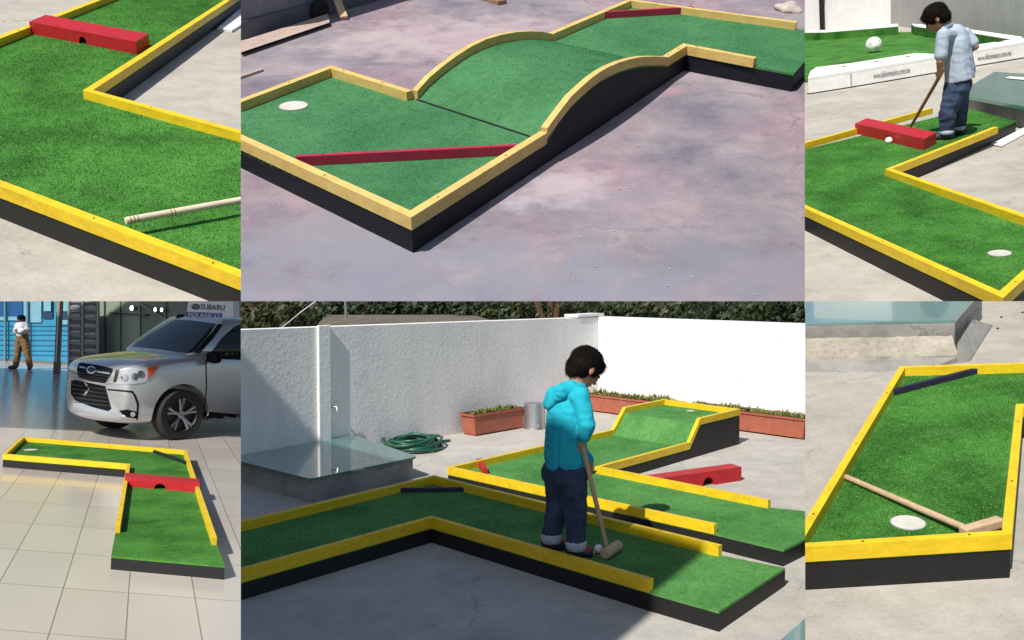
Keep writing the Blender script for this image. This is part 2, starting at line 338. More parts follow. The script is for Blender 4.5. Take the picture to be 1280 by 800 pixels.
def mitre(pts, sgn, th):
    """inner edge of a board of thickness th that follows pts (plan view)"""
    out = []; P2 = [Vector((p[0], p[1])) for p in pts]
    for i in range(len(P2)):
        ns = []
        for a, b in ((i - 1, i), (i, i + 1)):
            if a < 0 or b >= len(P2): continue
            d = (P2[b] - P2[a]).normalized(); ns.append(Vector((-d.y, d.x)) * sgn)
        n = ns[0] if len(ns) == 1 else (ns[0] + ns[1]) / (1 + ns[0].dot(ns[1]))
        out.append(P2[i] + n * th)
    return out
class Course:
    def __init__(s, P, zr, zt, label, turf, ymat='yellow', bmat='black', base=None, blades=9000, pile=.0065):
        s.pile = pile
        s.P, s.zr, s.zt, s.turfm, s.ym, s.bmt, s.dens = P, zr, zt, turf, ymat, bmat, blades
        s.root = thing(P, 'minigolf_course', base, label, 'minigolf course', 'minigolf courses')
        s.body = MB(P); s.turf = MB(P); s.tris = []; s.quads = []; s.cups = []
    def flat(s, poly):
        poly = [Vector((p[0], p[1], 0)) for p in poly]
        if area2(poly) < 0: poly.reverse()
        s.body.prism(poly, 0, s.zt - .014); s.turf.prism(poly, s.zt - .012, s.zt)
        for t in tessellate_polygon([poly]): s.tris.append([(poly[i][0], poly[i][1], s.zt) for i in t])
    def strip(s, Np, Fp):                    # raised part between two profiles
        k = s.zr - s.zt
        for i in range(len(Np) - 1):
            q = [Np[i], Np[i + 1], Fp[i + 1], Fp[i]]
            if area2([Vector(x) for x in q]) < 0: q.reverse()
            s.body.prism(q, [0] * 4, [p.z - k - .014 for p in q]); s.turf.prism(q, [p.z - k - .012 for p in q], [p.z - k for p in q])
            c = [(p.x, p.y, p.z - k) for p in q]; s.tris += [c[:3], [c[0], c[2], c[3]]]
    def rail(s, pts, ref, groups=None, th=.034, drop=None):
        drop = drop or (s.zr - s.zt + .006); a, b = pts[0], pts[1]
        sgn = 1 if (b.x - a.x) * (ref.y - a.y) - (b.y - a.y) * (ref.x - a.x) > 0 else -1
        out = mitre(pts, -sgn, .004); inn = mitre(pts, sgn, th)
        groups = groups or [(i, i + 1) for i in range(len(pts) - 1)]
        for g0, g1 in groups:
            mb = MB(s.P); rings = []
            for i in range(g0, g1 + 1):
                z = pts[i].z; rings.append([(out[i].x, out[i].y, z - drop), (out[i].x, out[i].y, z), (inn[i].x, inn[i].y, z), (inn[i].x, inn[i].y, z - drop)])
            for i in range(g0, g1): s.quads.append([out[i], out[i + 1], inn[i + 1], inn[i]])
            mb.loops(rings); mb.build('rail', s.ym, s.root)
            if g1 == g0 + 1:                 # screw heads on the top of a straight rail
                A = (out[g0] + inn[g0]) / 2; B = (out[g1] + inn[g1]) / 2; L = (B - A).length; k = max(2, int(L / .55))
                for j in range(k):
                    p = A.lerp(B, (j + .35) / k); q_ = (p.x, p.y, pts[g0].z - .001)
                    if not s.P.inside([q_])[0]: continue
                    u, v = s.P.px(q_)
                    if not (-5 < u < 1285 and -5 < v < 805): continue
                    sc = MB(s.P); sc.lathe(q_, [(.0045, 0), (.0045, .0025)], 8); sc.build('screw_head', 'steel', s.root)
    def cup(s, c, r):
        c = Vector(c); s.cups.append((np.array(c[:2]), r)); mb = MB(s.P); mb.lathe(c, [(r, -.004), (r, .0030), (r * .97, .0042)], 32); cu = mb.build('hole_cup', 'cup', s.root)
        mb = MB(s.P); mb.lathe(c, [(r * 1.045, -.003), (r * 1.05, .0035), (r * 1.0, .0048), (r * .985, .0044)], 32, caps=False); mb.build('cup_rim', 'cup_edge', cu)
    def done(s):
        bmesh.ops.remove_doubles(s.body.bm, verts=s.body.bm.verts[:], dist=1e-5)
        s.body.build('base', s.bmt, s.root); o = s.turf.build('turf', s.turfm, s.root)
        add_blades(o, s.P, s.tris, s.dens, s.pile, .0032, s.quads, s.cups)

def slab(P, px, name, m, kind='structure', t=.12, z=0.0):
    mb = MB(P); pts = [P.g(*q, z) for q in px]; mb.prism(pts, z - t, z); o = mb.build(name, m, base=(0, 0, 0)); return tag(o, kind=kind)
def wallpx(P, mb, A, B, px, th):             # a slab standing on the line A-B, outlined in the photograph
    pts = [P.vp(*q, A, B) for q in px]; d = (Vector(B) - Vector(A)).normalized(); n = Vector((-d.y, d.x, 0))
    if n.dot(Vector(A) - Vector((0, 0, 0))) < 0: n = -n
    mb.loops([pts, [p + n * th for p in pts]])
def text(P, name, s_, o, right, up, size, m, parent, depth=.002):
    cu = bpy.data.curves.new(name, 'FONT'); cu.body = s_; cu.extrude = depth / (size[0] if isinstance(size, tuple) else size); cu.align_x = 'CENTER'; cu.align_y = 'CENTER'
    ob = bpy.data.objects.new(name, cu); COL.objects.link(ob); bpy.context.view_layer.update()
    me = bpy.data.meshes.new_from_object(ob.evaluated_get(bpy.context.evaluated_depsgraph_get())); bpy.data.objects.remove(ob)
    bm = bmesh.new(); bm.from_mesh(me); r, u = Vector(right), Vector(up); n = r.cross(u).normalized()
    if isinstance(size, tuple): sx, sy = size
    else: sx = sy = size
    for v in bm.verts: v.co = Vector(o) + r * v.co.x * sx + u * v.co.y * sy + n * v.co.z * sx
    return finish(bm, P, name, m, parent)

def rod(P, name, m, parent, pts, r, n=12):
    mb = MB(P); mb.tube(pts, r, n); return mb.build(name, m, parent, base=None, smooth=40)
def block(P, name, lab, cat, fl, fr, br, h, m, hole_t=None, hole_w=.05, group=None, bevel=.006, hole_side=0):
    """red obstacle beam: front-left, front-right and back-right foot points, arched ball tunnel through it"""
    fl, fr, br = Vector(fl), Vector(fr), Vector(br); bl = fl + (br - fr)
    root = thing(P, name, (fl + br) / 2, lab, cat, group)
    d = (fr - fl); L = d.length; d.normalize(); w_ = (br - fr); up = Vector((0, 0, 1))
    mb = MB(P)
    if hole_t is None: prof = [(0, 0), (L, 0), (L, h), (0, h)]
    else:
        c = L * hole_t; prof = [(0, 0), (c - hole_w, 0)] + [(c - hole_w * math.cos(a), h * .60 * math.sin(a)) for a in [i * math.pi / 10 for i in range(1, 10)]] + [(c + hole_w, 0), (L, 0), (L, h), (0, h)]
    mb.loops([[fl + d * x + up * z for x, z in prof], [fl + w_ + d * x + up * z for x, z in prof]])
    mb.build('beam', m, root, bevel=0)
    if hole_t is not None:
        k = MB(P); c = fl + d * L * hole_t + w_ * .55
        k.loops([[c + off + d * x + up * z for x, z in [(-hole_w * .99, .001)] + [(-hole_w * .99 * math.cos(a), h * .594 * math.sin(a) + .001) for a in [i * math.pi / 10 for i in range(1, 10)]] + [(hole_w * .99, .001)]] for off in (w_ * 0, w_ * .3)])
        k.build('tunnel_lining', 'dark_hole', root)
    return root

# ================================================================== plot: close view of the L-shaped course
P = TL; zr, zt = .145, .10; g = P.g
slab(P, [(-90, -70), (312, -70), (312, 450), (-90, 450)], 'terrace_ground', 'con_sun')
c = Course(P, zr, zt, 'yellow-railed black minigolf course seen close up, a bleached handle lying over its near rail', 'turf_bright', base=g(120, 200), blades=16000)
c.flat([g(-60, 209.5, zr), g(371, 372, zr), g(371, 182, zr), g(115, 112.5, zr), g(345, -38, zr), g(195, -29, zr), g(-60, 67, zr)])
ref = g(130, 190, zr)
c.rail([g(-60, 209.5, zr), g(371, 372, zr)], ref, th=.038)
c.rail([g(371, 182, zr), g(115, 112.5, zr), g(182, 69, zr), g(345, -38, zr)], ref, th=.038)
c.rail([g(-60, 67, zr), g(195, -29, zr)], ref, th=.038)
c.done()
block(P, 'obstacle_block', 'chunky red tunnel block across the close-up course beside the screwed yellow rails', 'obstacle block', g(38.5, 42.5, zt), g(171, 68, zt), g(187, 57.5, zt), .078, 'red', .50, .03, 'red tunnel blocks')
mt = thing(P, 'mallet', g(230, 268, zt), 'bleached wooden mallet handle with grooved end leaning over yellow rail of the close-up course', 'mallet', 'minigolf mallets')
a = g(157, 276, .158); b = g(330, 245, .16); mb = MB(P); mb.tube([a, a.lerp(b, .02), b], [.0125, .0140, .0140], 14); mb.build('handle', 'wood_white', mt, smooth=40)
for t in (.025, .05, .075, .30, .325):
    p = a.lerp(b, t); q = a.lerp(b, t + .006); mb = MB(P); mb.tube([p, q], .0146, 14); mb.build('grip_groove', 'wood_dark', mt, smooth=40)
mb = MB(P); mb.prism([g(272, 38), g(290, 41), g(304, 32), g(306, 8)], .001, .02); tag(mb.build('offcut_board', 'white'), 'white offcut board lying on concrete at the inner corner of the close-up course', 'board', 'white offcut boards')

# ================================================================== plot: course with a round hump in the yard
P = TM; zr, zt = .145, .10; g = P.g; vp = P.vp
def add_stains(key, spots):
    m = M_[key]; t = m.node_tree; b = t.nodes['Principled BSDF']; src = b.inputs['Base Color'].links[0].from_socket
    tc = N(t, 'ShaderNodeTexCoord'); nz = tex(t, 5, 6, .7)
    for (x, y, r, ang, asp, col, k) in spots:
        c_ = P.g(x, y); mp = N(t, 'ShaderNodeMapping', vector_type='TEXTURE'); mp.inputs['Location'].default_value = c_; mp.inputs['Rotation'].default_value = (0, 0, ang); mp.inputs['Scale'].default_value = (r, r * asp, 1)
        t.links.new(tc.outputs['Object'], mp.inputs[0]); ln = N(t, 'ShaderNodeVectorMath', operation='LENGTH'); t.links.new(mp.outputs[0], ln.inputs[0])
        ad = N(t, 'ShaderNodeMath', operation='MULTIPLY_ADD'); t.links.new(nz.outputs[0], ad.inputs[0]); ad.inputs[1].default_value = 2.9; t.links.new(ln.outputs['Value'], ad.inputs[2])
        f_ = ramp(t, ad.outputs[0], [(0, (k, k, k)), (1, (0, 0, 0))]); mr = N(t, 'ShaderNodeMapRange'); mr.inputs['From Min'].default_value = 1.75; mr.inputs['From Max'].default_value = 2.5; t.links.new(ad.outputs[0], mr.inputs[0]); t.links.new(mr.outputs[0], f_.inputs[0])
        src = mixc(t, f_.outputs[0], src, col)
    t.links.new(src, b.inputs['Base Color'])
add_stains('con_yard', [(848, 335, .30, .9, .6, (.14, .135, .16), .6), (945, 268, .22, -.5, .6, (.17, .16, .19), .5), (470, 80, .16, .1, .3, (.12, .11, .13), .8), (760, 250, .5, .5, .5, (.19, .18, .215), .6), (420, 300, .5, -.4, .6, (.20, .20, .235), .7), (830, 115, .22, .3, .4, (.33, .20, .24), .7), (350, 95, .12, .3, .3, (.15, .14, .16), .6), (650, 330, .35, .2, .5, (.2, .19, .22), .5), (480, 350, .75, .2, .6, (.19, .195, .24), .75), (930, 345, .65, .1, .6, (.175, .18, .225), .7), (720, 365, .5, 0, .5, (.20, .20, .25), .7), (560, 45, 1.0, .3, .6, (.44, .36, .37), .5), (690, 235, .35, .6, .6, (.42, .36, .39), .6)])
slab(P, [(240, -70), (1060, -70), (1060, 440), (240, 440)], 'yard_ground', 'con_yard')
c = Course(P, zr, zt, 'pale-yellow-railed minigolf course with a rounded hump in the stained workshop yard', 'turf_cool', 'yellow_pale', 'black_blue', base=g(600, 170), blades=9000, pile=.0038)
A, K = g(513.5, 271, zr), g(858, 57, zr)
near = [vp(*q, A, K) for q in ((683, 163.5), (692, 148), (702, 134.6), (713, 120.5), (725.6, 108.6), (737, 98.5), (749, 89.7), (761, 83), (773, 78), (786, 74), (801, 71), (817, 70.5), (834, 71))]
B0, C0 = g(515, 113, zr), g(786, -1, zr)
farq = [(516, 111.5), (531, 96), (546.6, 82.7), (565, 69), (584.4, 56.7), (603, 48), (622, 42.5), (641, 39.2), (660, 38.2), (672, 38.8), (685.5, 39.7)]
far = [vp(*q, B0, C0) for q in farq]
near[0].z = near[-1].z = far[0].z = far[-1].z = zr
def resample(pts, n):
    cum = [0]
    for a_, b_ in zip(pts, pts[1:]): cum.append(cum[-1] + (Vector(b_.xy) - Vector(a_.xy)).length)
    out = []
    for i in range(n):
        t = cum[-1] * i / (n - 1); j = max(k for k in range(len(cum)) if cum[k] <= t + 1e-9); j = min(j, len(pts) - 2)
        out.append(pts[j].lerp(pts[j + 1], (t - cum[j]) / (cum[j + 1] - cum[j])))
    return out
nr, fr = resample(near, 15), resample(far, 15)
L0, L1 = g(230, 141.5, zr), g(230, 150.5, zr)
c.flat([A, near[0], far[0], g(413.5, 82, zr), L1, L0])
c.strip(nr, fr)
endc = g(992.5, 92, zt)
c.flat([near[-1], K, endc, g(1044.9, 33.4, zt), g(1044.9, 33.4, zr), C0, far[-1]])
ref = g(450, 160, zr)
c.rail([L0, A, near[0]], ref)
c.rail([L1, g(413.5, 82, zr), g(514.5, 113.2, zr)], ref)
c.rail([near[0] + Vector((0, 0, .02))] + near[1:-1] + [near[-1] + Vector((0, 0, .004))], g(650, 110, zr), groups=[(0, len(near) - 1)], drop=.047, th=.028)
c.rail(far, g(650, 110, zr), groups=[(0, len(far) - 1)], drop=.047, th=.028)
c.rail([near[-1], K, g(943, 73, zr)], g(850, 40, zr))
c.rail([far[-1], C0, g(997, 27, zr)], g(850, 40, zr))
c.cup(g(367, 132.7, zt), .068)
s0, s1 = far[0].lerp(near[0], .03), far[0].lerp(near[0], .97); mb = MB(P); mb.bar((s0.x, s0.y, zt - .004), (s1.x, s1.y, zt - .004), .008, .010); mb.build('turf_seam', 'dark_hole', c.root)
c.done()
def bar_obstacle(P, lab, a, b, w_, h, m, grp='low deflector bars'):
    root = thing(P, 'deflector_bar', (Vector(a) + Vector(b)) / 2, lab, 'deflector bar', grp); mb = MB(P); mb.bar(a, b, w_, h); mb.build('bar', m, root, bevel=.003)
    for t in (.12, .88):
        sc = MB(P); p = Vector(a).lerp(Vector(b), t); sc.lathe((p.x, p.y, p.z + h - .001), [(.005, 0), (.005, .003)], 8); sc.build('screw_head', 'steel', root)
    return root
bar_obstacle(P, 'long crimson bar set slantwise before the white hole of the humped course', g(371, 207, zt), g(645, 193, zt), .022, .044, 'crimson')
bar_obstacle(P, 'crimson bar across the far corner of the course, beyond the hump', g(748, 23.4, zt), g(866, 16.6, zt), .022, .044, 'crimson')
# yard wall and things along it
WA, WB = g(301, 49), g(472, 0)
WA2 = WA + (WA - WB) * .5; WB2 = WB + (WB - WA) * .4
M_['grey_sheet'] = simple('grey_blue_sheet', (.17, .18, .23), (.11, .12, .16), 4, .6, bs=.1)
yw = thing(P, 'yard_wall', (WA + WB) / 2, 'grey blue sheet wall at the edge of the stained yard, with a round dark opening', 'wall')
d = (WB2 - WA2).normalized(); nn = Vector((-d.y, d.x, 0)); nn = nn if nn.y > 0 else -nn
mb = MB(P); mb.loops([[WA2 + Vector((0, 0, z)) + nn * o for z, o in ((0, 0), (.9, 0), (.9, .08), (0, .08))], [WB2 + Vector((0, 0, z)) + nn * o for z, o in ((0, 0), (.9, 0), (.9, .08), (0, .08))]]); mb.build('sheet_panel', 'grey_sheet', yw)
M_['grey_sheet_dark'] = simple('dark_grey_sheet', (.09, .095, .125), (.06, .065, .09), 5, .6)
mb = MB(P); mb.loops([[WA2 + Vector((0, 0, z)) - nn * o for z, o in ((0, .002), (.11, .002), (.11, .02), (0, .02))], [WB2 + Vector((0, 0, z)) - nn * o for z, o in ((0, .002), (.11, .002), (.11, .02), (0, .02))]]); mb.build('base_trim', 'grey_sheet_dark', yw)
hp = vp(394.5, 13, WA, WB); mb = MB(P); mb.lathe(hp - nn * .024, [(.08, 0), (.08, .03)], 28, (d, Vector((0, 0, 1)), -nn)); mb.build('round_opening', 'dark_hole', yw)
M_['plank'] = simple('weathered_plank', (.42, .33, .28), (.33, .255, .22), 14, .7, stretch=((1, 1, 1), (0, 0, 0)))
mb = MB(P); mb.hexa([g(255, 82), g(412, 29), g(410, 18), g(255, 68)], [g(255, 81, .03), g(412, 28, .03), g(410, 17, .03), g(255, 66, .03)]); tag(mb.build('timber_plank', 'plank'), 'long weathered plank lying on the yard floor along the grey wall', 'plank', 'loose timbers in the yard')
a = g(430, 25); b = P.vp(417, -8, WA, WB); mb = MB(P); mb.bar(a, b, .055, .03); tag(mb.build('timber_stick', 'wood', bevel=.003), 'short pale timber leaning against the grey wall past the plank end', 'timber', 'loose timbers in the yard')
mb = MB(P); mb.bar(g(280, 105.5), g(328, 89), .022, .015); tag(mb.build('timber_lath', 'plank'), 'thin lath lying on the yard floor in front of the weathered plank', 'lath', 'loose timbers in the yard')
mb = MB(P); mb.bar(g(592, -5), g(628, 6), .08, .03); tag(mb.build('timber_offcut', 'wood_dark'), 'brown timber offcut lying alone behind the hump of the course', 'timber', 'loose timbers in the yard')
def stone(P, c_, r, name, m, flat=.6, seed=0):
    mb = MB(P); mb.ball(c_ + Vector((0, 0, r * flat * .7)), r, 3)
    for v in mb.bm.verts:
        q = v.co - c_; k = 1 + .45 * mnoise.noise(q / r * .9 + Vector((seed, 0, 0))); v.co = c_ + Vector((q.x * k, q.y * k, max(0.0, q.z * k * flat)))
    return mb.build(name, m, smooth=50)
M_['rubble_m'] = simple('pale_rubble', (.46, .40, .36), (.34, .29, .26), 25, .9, bs=.6)
tag(stone(P, g(986, 13), .09, 'rubble_lump', 'rubble_m', .5, 3), 'pale crumpled lump on the yard floor past the far rail', 'rubble')
mb = MB(P)
for i in range(70):
    x, y = (random.uniform(700, 1000), random.uniform(150, 372)) if i < 48 else (random.uniform(310, 1000), random.uniform(5, 372))
    q = g(x, y); r = random.uniform(.0025, .006) * (1.4 if random.random() < .12 else 1)
    bmesh.ops.create_icosphere(mb.bm, subdivisions=1, radius=r, matrix=Matrix.Translation(q + Vector((0, 0, r * .4))) @ Matrix.Rotation(random.random() * 3, 4, 'Z') @ Matrix.Diagonal((1, .7, .6, 1)))
tag(mb.build('gravel', 'rubble_m', base=(0, 0, 0)), kind='stuff')
# ================================================================== plot: boy on the L-shaped course by the big ball table
P = TR; zr, zt = .145, .10; g = P.g; vp = P.vp
slab(P, [(990, 22), (1360, 22), (1360, 440), (990, 440)], 'terrace_floor', 'con_sun')
c = Course(P, zr, zt, 'yellow-railed L-shaped minigolf course on which the boy in pale blue shirt stands', 'turf_bright', base=g(1120, 240), blades=11000)
conc = g(1114, 211, zr)
c.flat([g(930, 225.5, zr), g(1253.5, 371.5, zr), g(1344, 289.5, zr), conc, g(1270, 151.5, zt), g(1212, 136, zt), g(930, 198.5, zr)])
ref = g(1080, 230, zr)
c.rail([g(930, 225.5, zr), g(1253.5, 371.5, zr), g(1344, 289.5, zr)], ref)
c.rail([g(1344, 289.5, zr), conc, g(1164, 191.5, zr), g(1247, 158.5, zr)], ref)
c.rail([g(930, 198.5, zr), g(1162, 135, zr)], ref)
c.cup(g(1249.5, 317, zt), .050)
c.done()
block(P, 'obstacle_block', 'red tunnel block at the feet of the boy in pale blue shirt', 'obstacle block', g(1069, 167, zt), g(1155, 188.5, zt), g(1170, 180, zt), .088, 'red', .52, .04, 'red tunnel blocks')
mb = MB(P); r = .028; mb.ball(g(1111, 180, zt) + Vector((0, 0, r)), r, 3); tag(mb.build('golf_ball', 'ball', smooth=0), 'small white ball at the tunnel of the red block before the boy in pale blue', 'ball', 'small white golf balls')
mb = MB(P); mb.hexa([g(1239, 182), g(1252, 184.5), g(1290, 164), g(1290, 156)], [g(1239, 180, .015), g(1252, 182.5, .015), g(1290, 162, .015), g(1290, 154, .015)]); tag(mb.build('offcut_board', 'white'), 'white offcut board on concrete between the teal skylight and the L-shaped course', 'board', 'white offcut boards')
# walls
wc = g(1125, 30); wl = g(990, 42.6); wr = g(1330, 56.5)
for nm, a_, b_, m, lab in (('terrace_wall', wl, wc, 'stucco', 'white stucco wall behind the big ball table, with a black pipe on it'), ('terrace_wall', wc, wr, 'stucco_shade_grey', 'white wall behind the boy in pale blue shirt, its shade painted in as grey')):
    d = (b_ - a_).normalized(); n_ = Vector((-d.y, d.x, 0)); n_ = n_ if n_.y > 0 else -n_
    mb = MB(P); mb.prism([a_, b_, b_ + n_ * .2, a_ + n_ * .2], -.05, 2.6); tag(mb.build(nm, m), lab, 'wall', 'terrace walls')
q = vp(1025.5, 20, wl, wc); mb = MB(P); mb.bar((q.x, q.y - .06, 0), (q.x + .0001, q.y - .06, 1.9), .14, .1); 
mb = MB(P); mb.tube([(q.x, q.y - .1, 0), (q.x, q.y - .1, 1.9)], .06, 12); pr = mb.build('drain_pipe', 'black', smooth=40); tag(pr, 'black vertical drain pipe in front of the white stucco wall', 'pipe')
mb = MB(P); mb.tube([(q.x, q.y - .1, .75), (q.x, q.y - .1, .82)], .072, 12); mb.build('pipe_bracket', 'black', pr, smooth=40)
# big ball table: ring of white boards round turf
zt2, zr2 = .05, .21
F0, F1 = g(1010, 97, zr2), g(1290, 50.5, zr2); BK = g(1125, 31.5, zr2); RC = g(1277, 50, zr2); BLf = g(990, 41.5, zr2)
tb = thing(P, 'ball_table', g(1090, 75), 'big low white-bordered turf table with a large white ball on it', 'ball table')
Fl = F0.lerp(F1, -.0)
inner_off = .16
def boardstrip(a_, b_, off, z0, z1, nm, m, parent):
    a_, b_ = Vector(a_), Vector(b_); d = (b_ - a_).normalized(); n_ = Vector((-d.y, d.x, 0)) * off
    mb = MB(P); mb.prism([a_, b_, b_ + n_, a_ + n_], z0, z1); return mb.build(nm, m, parent)
tI0, tI1 = g(1018, 85, zr2), g(1144.6, 66.6, zr2)
# front border, in two boards with an angled inner notch
front = thing  # (kept simple: polygons follow the photographed outline)
FS = g(1063.4, 88.6, zr2)
for poly in ([F0, FS, g(1063.5, 78.9, zr2), g(1020, 84, zr2), g(1013, 89, zr2)], [FS, F1, g(1277, 47.6, zr2), g(1219, 56, zr2), g(1168, 67.5, zr2), g(1145, 66.2, zr2), g(1063.5, 78.9, zr2)]):
    mb = MB(P); mb.prism([Vector((p.x, p.y, 0)) for p in poly], .0, zr2 - .03); mb.build('border_base', 'white', tb)
    mb = MB(P); mb.prism([Vector((p.x, p.y, 0)) for p in poly], zr2 - .027, zr2); mb.build('border_top', 'white', tb)
M_['turf_dark'] = turf_mat('turf_dark', (.006, .03, .005), (.012, .05, .008), (.03, .09, .02))
mb = MB(P); mb.prism([g(1000, 100, zt2), g(1063, 90, zt2), g(1145, 76, zt2), g(1220, 64, zt2), g(1290, 52, zt2), g(1268, 49, zt2), g(1142, 40, zt2), g(1122, 40, zt2), g(990, 52, zt2)], 0.003, zt2); mb.build('turf', 'turf_bright', tb)
def inner_border(px_out, px_in):
    po = [g(*q, zr2) for q in px_out]; pi = [g(*q, zr2) for q in px_in]
    poly = [Vector((p.x, p.y, 0)) for p in po + pi[::-1]]
    mb = MB(P); mb.prism(poly, 0, zr2 - .012); mb.build('border_base', 'turf_bright', tb)
    mb = MB(P); mb.prism([p for p in poly], zr2 - .010, zr2); mb.build('border_top', 'white', tb)
inner_border([(1000, 38.2), (1031, 37.4), (1122, 29.6)], [(1000, 40.6), (1031, 40.2), (1123, 32.6)])
inner_border([(1139, 29.6), (1160, 31), (1215, 37), (1279, 46.2)], [(1143, 32.6), (1155, 34.5), (1212, 40.5), (1268, 49.6)])
for px_ in ((1054, 83.5), (1096, 76.8), (1134, 71), (1249, 52.3)):
    q = g(*px_, zr2); mb = MB(P); mb.lathe(q - Vector((0, 0, .001)), [(.045, 0), (.045, .004)], 16); mb.build('fixing_plate', 'steel', tb)
dd_ = (F1 - F0); dd_.z = 0; dd_.normalize(); nn_ = Vector((dd_.y, -dd_.x, 0)); 
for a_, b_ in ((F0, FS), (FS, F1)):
    dd_ = (b_ - a_); dd_.z = 0; dd_.normalize(); nn_ = Vector((dd_.y, -dd_.x, 0)); a_, b_ = Vector((a_.x, a_.y, 0)), Vector((b_.x, b_.y, 0)); mb = MB(P); mb.prism([a_ + nn_ * .006, b_ + nn_ * .006, b_ - nn_ * .05, a_ - nn_ * .05], 0, .014); mb.build('base_shadow', 'dark_hole', tb)  # dark strip painted in as the shadow under the border
sq = Vector((FS.x, FS.y, .09)); mb = MB(P); mb.box(sq, (.006, .012, .175), (dd_, nn_, Vector((0, 0, 1)))); mb.build('board_joint', 'ink' if 'ink' in M_ else 'steel', tb)
def label_on_front(t, s_, size):
    o_ = FS.lerp(F1, t); dd = (F1 - FS); dd.z = 0; dd.normalize(); nrm = Vector((dd.y, -dd.x, 0)); o_ = o_ + nrm * .004; o_.z = .10
    M_['ink'] = M_.get('ink') or simple('grey_lettering', (.30, .30, .32), rough=.6, bs=0)
    text(P, 'lettering', s_, o_, dd, (0, 0, 1), size, 'ink', tb)
label_on_front(.222, 'www.billutmexico.com.mx', (.047, .105)); label_on_front(.79, 'www.billutmexico.com.mx', (.044, .095))
r = .125; mb = MB(P); mb.ball(g(1092.3, 65.6, zt2) + Vector((0, 0, r)), r, 4); bb = mb.build('soccer_ball', 'ball', smooth=0); tag(bb, 'large white ball lying on the turf of the big low table', 'ball')
M_['ball_grey'] = simple('grey_ball_patch', (.35, .35, .36), rough=.5, bs=0)
bc = g(1092.3, 65.6, zt2) + Vector((0, 0, r))
for dv in ((.3, -.8, .5), (-.7, -.6, .2), (.8, -.4, -.1), (-.1, -.9, -.35), (-.2, -.1, .97)):
    n_ = Vector(dv).normalized(); t1 = n_.orthogonal().normalized(); t2 = n_.cross(t1)
    mb = MB(P); mb.loops([[bc + (n_ * math.sqrt(max(0, 1 - q * q)) + (t1 * math.cos(k * 2 * math.pi / 5) + t2 * math.sin(k * 2 * math.pi / 5)) * q) * r * 1.004 for k in range(5)] for q in (.26, .12)], caps=True); mb.build('ball_patch', 'ball_grey', bb)
# teal skylight on the right
def skylight(P, lab, glass_px, zg, foot_in=.035, m='skyglass', th=.016, curb='curb', rnd=.03):
    pts = [P.g(*q, zg) for q in glass_px]; poly = [Vector((p.x, p.y, 0)) for p in pts]
    if area2(poly) < 0: poly.reverse()
    root = thing(P, 'skylight', (sum((p for p in poly), Vector()) / len(poly)), lab, 'skylight', 'skylights')
    inn = []; n_ = len(poly)
    for i in range(n_):
        d1 = (poly[i] - poly[i - 1]).normalized(); d2 = (poly[(i + 1) % n_] - poly[i]).normalized()
        n1 = Vector((-d1.y, d1.x, 0)); n2 = Vector((-d2.y, d2.x, 0)); inn.append(poly[i] + (n1 + n2) / (1 + n1.dot(n2)) * foot_in)
    mb = MB(P); mb.prism(inn, -.01, zg - th - .002); mb.build('curb', curb, root, bevel=.004)
    rp = []
    for i in range(n_):                     # rounded corners
        p = poly[i]; a_ = p + (poly[i - 1] - p).normalized() * rnd; b_ = p + (poly[(i + 1) % n_] - p).normalized() * rnd
        for t in (0, .25, .5, .75, 1): rp.append(a_.lerp(p, t).lerp(p.lerp(b_, t), t))
    mb = MB(P); mb.prism(rp, zg - th, zg); mb.build('glass_pane', m, root)
    return root, inn
sk, inn = skylight(P, 'teal skylight on a cement curb behind the boy in pale blue shirt', [(1196, 117.5), (1340, 144), (1340, 96), (1243, 89.5)], .2, .06, 'skyglass', .03)
mb = MB(P); mb.hexa([g(1256, 97.5, .201), g(1290, 100.5, .201), g(1290, 97, .201), g(1262, 95.5, .201)], [g(1256, 97.5, .206), g(1290, 100.5, .206), g(1290, 97, .206), g(1262, 95.5, .206)]); mb.build('glare_strip', 'white', sk)  # white strip laid on the pane as painted glare

# ================================================================== plot: course in front of the rough cemented skylight
P = BR; zr, zt = .15, .105; g = P.g
slab(P, [(990, 370), (1360, 370), (1360, 880), (990, 880)], 'terrace_paving', 'con_sun')
c = Course(P, zr, zt, 'yellow-railed minigolf course with a whole mallet lying by its hole, before the cemented skylight', 'turf_bright', base=g(1180, 570), blades=16000)
c.flat([g(987, 684.5, zr), g(1263.5, 667, zr), g(1278, 507, zr), g(1360, 504, zr), g(1360, 451, zr), g(1125.5, 458, zr)])
ref = g(1320, 480, zr)
c.rail([g(1360, 504, zr), g(1278, 507, zr), g(1263.5, 667, zr), g(987, 684.5, zr), g(1125.5, 458, zr), g(1360, 451, zr)], ref, th=.025)
c.cup(g(1135, 654, zt), .054)
c.done()
bar_obstacle(P, 'dark purple bar set slantwise across the corner nearest the cemented skylight', g(1113.5, 494.8, zt), g(1228, 464.8, zt), .022, .03, 'navy')
mt = thing(P, 'mallet', g(1150, 630, zt), 'whole wooden mallet lying on the turf across the corner beside the white hole', 'mallet', 'minigolf mallets')
a, b = g(1057, 596, zt + .012), g(1211, 662, zt + .030); mb = MB(P); mb.tube([a, a.lerp(b, .01), b], [.009, .011, .0115], 14); mb.build('handle', 'wood', mt, smooth=40)
a, b = g(1203, 665, zt + .034), g(1251, 651, zt + .038); mb = MB(P); mb.bar(a - Vector((0, 0, .018)), b - Vector((0, 0, .018)), .034, .032); mb.build('head', 'wood', mt, bevel=.006)
zg = .2
root, inn = skylight(P, 'teal skylight whose cement curb has a rough mortar skirt, behind the course', [(960, 405), (1193.5, 400), (1228, 362), (940, 362)], zg, .0, 'skyglass_pale', .016, 'curb', .008)
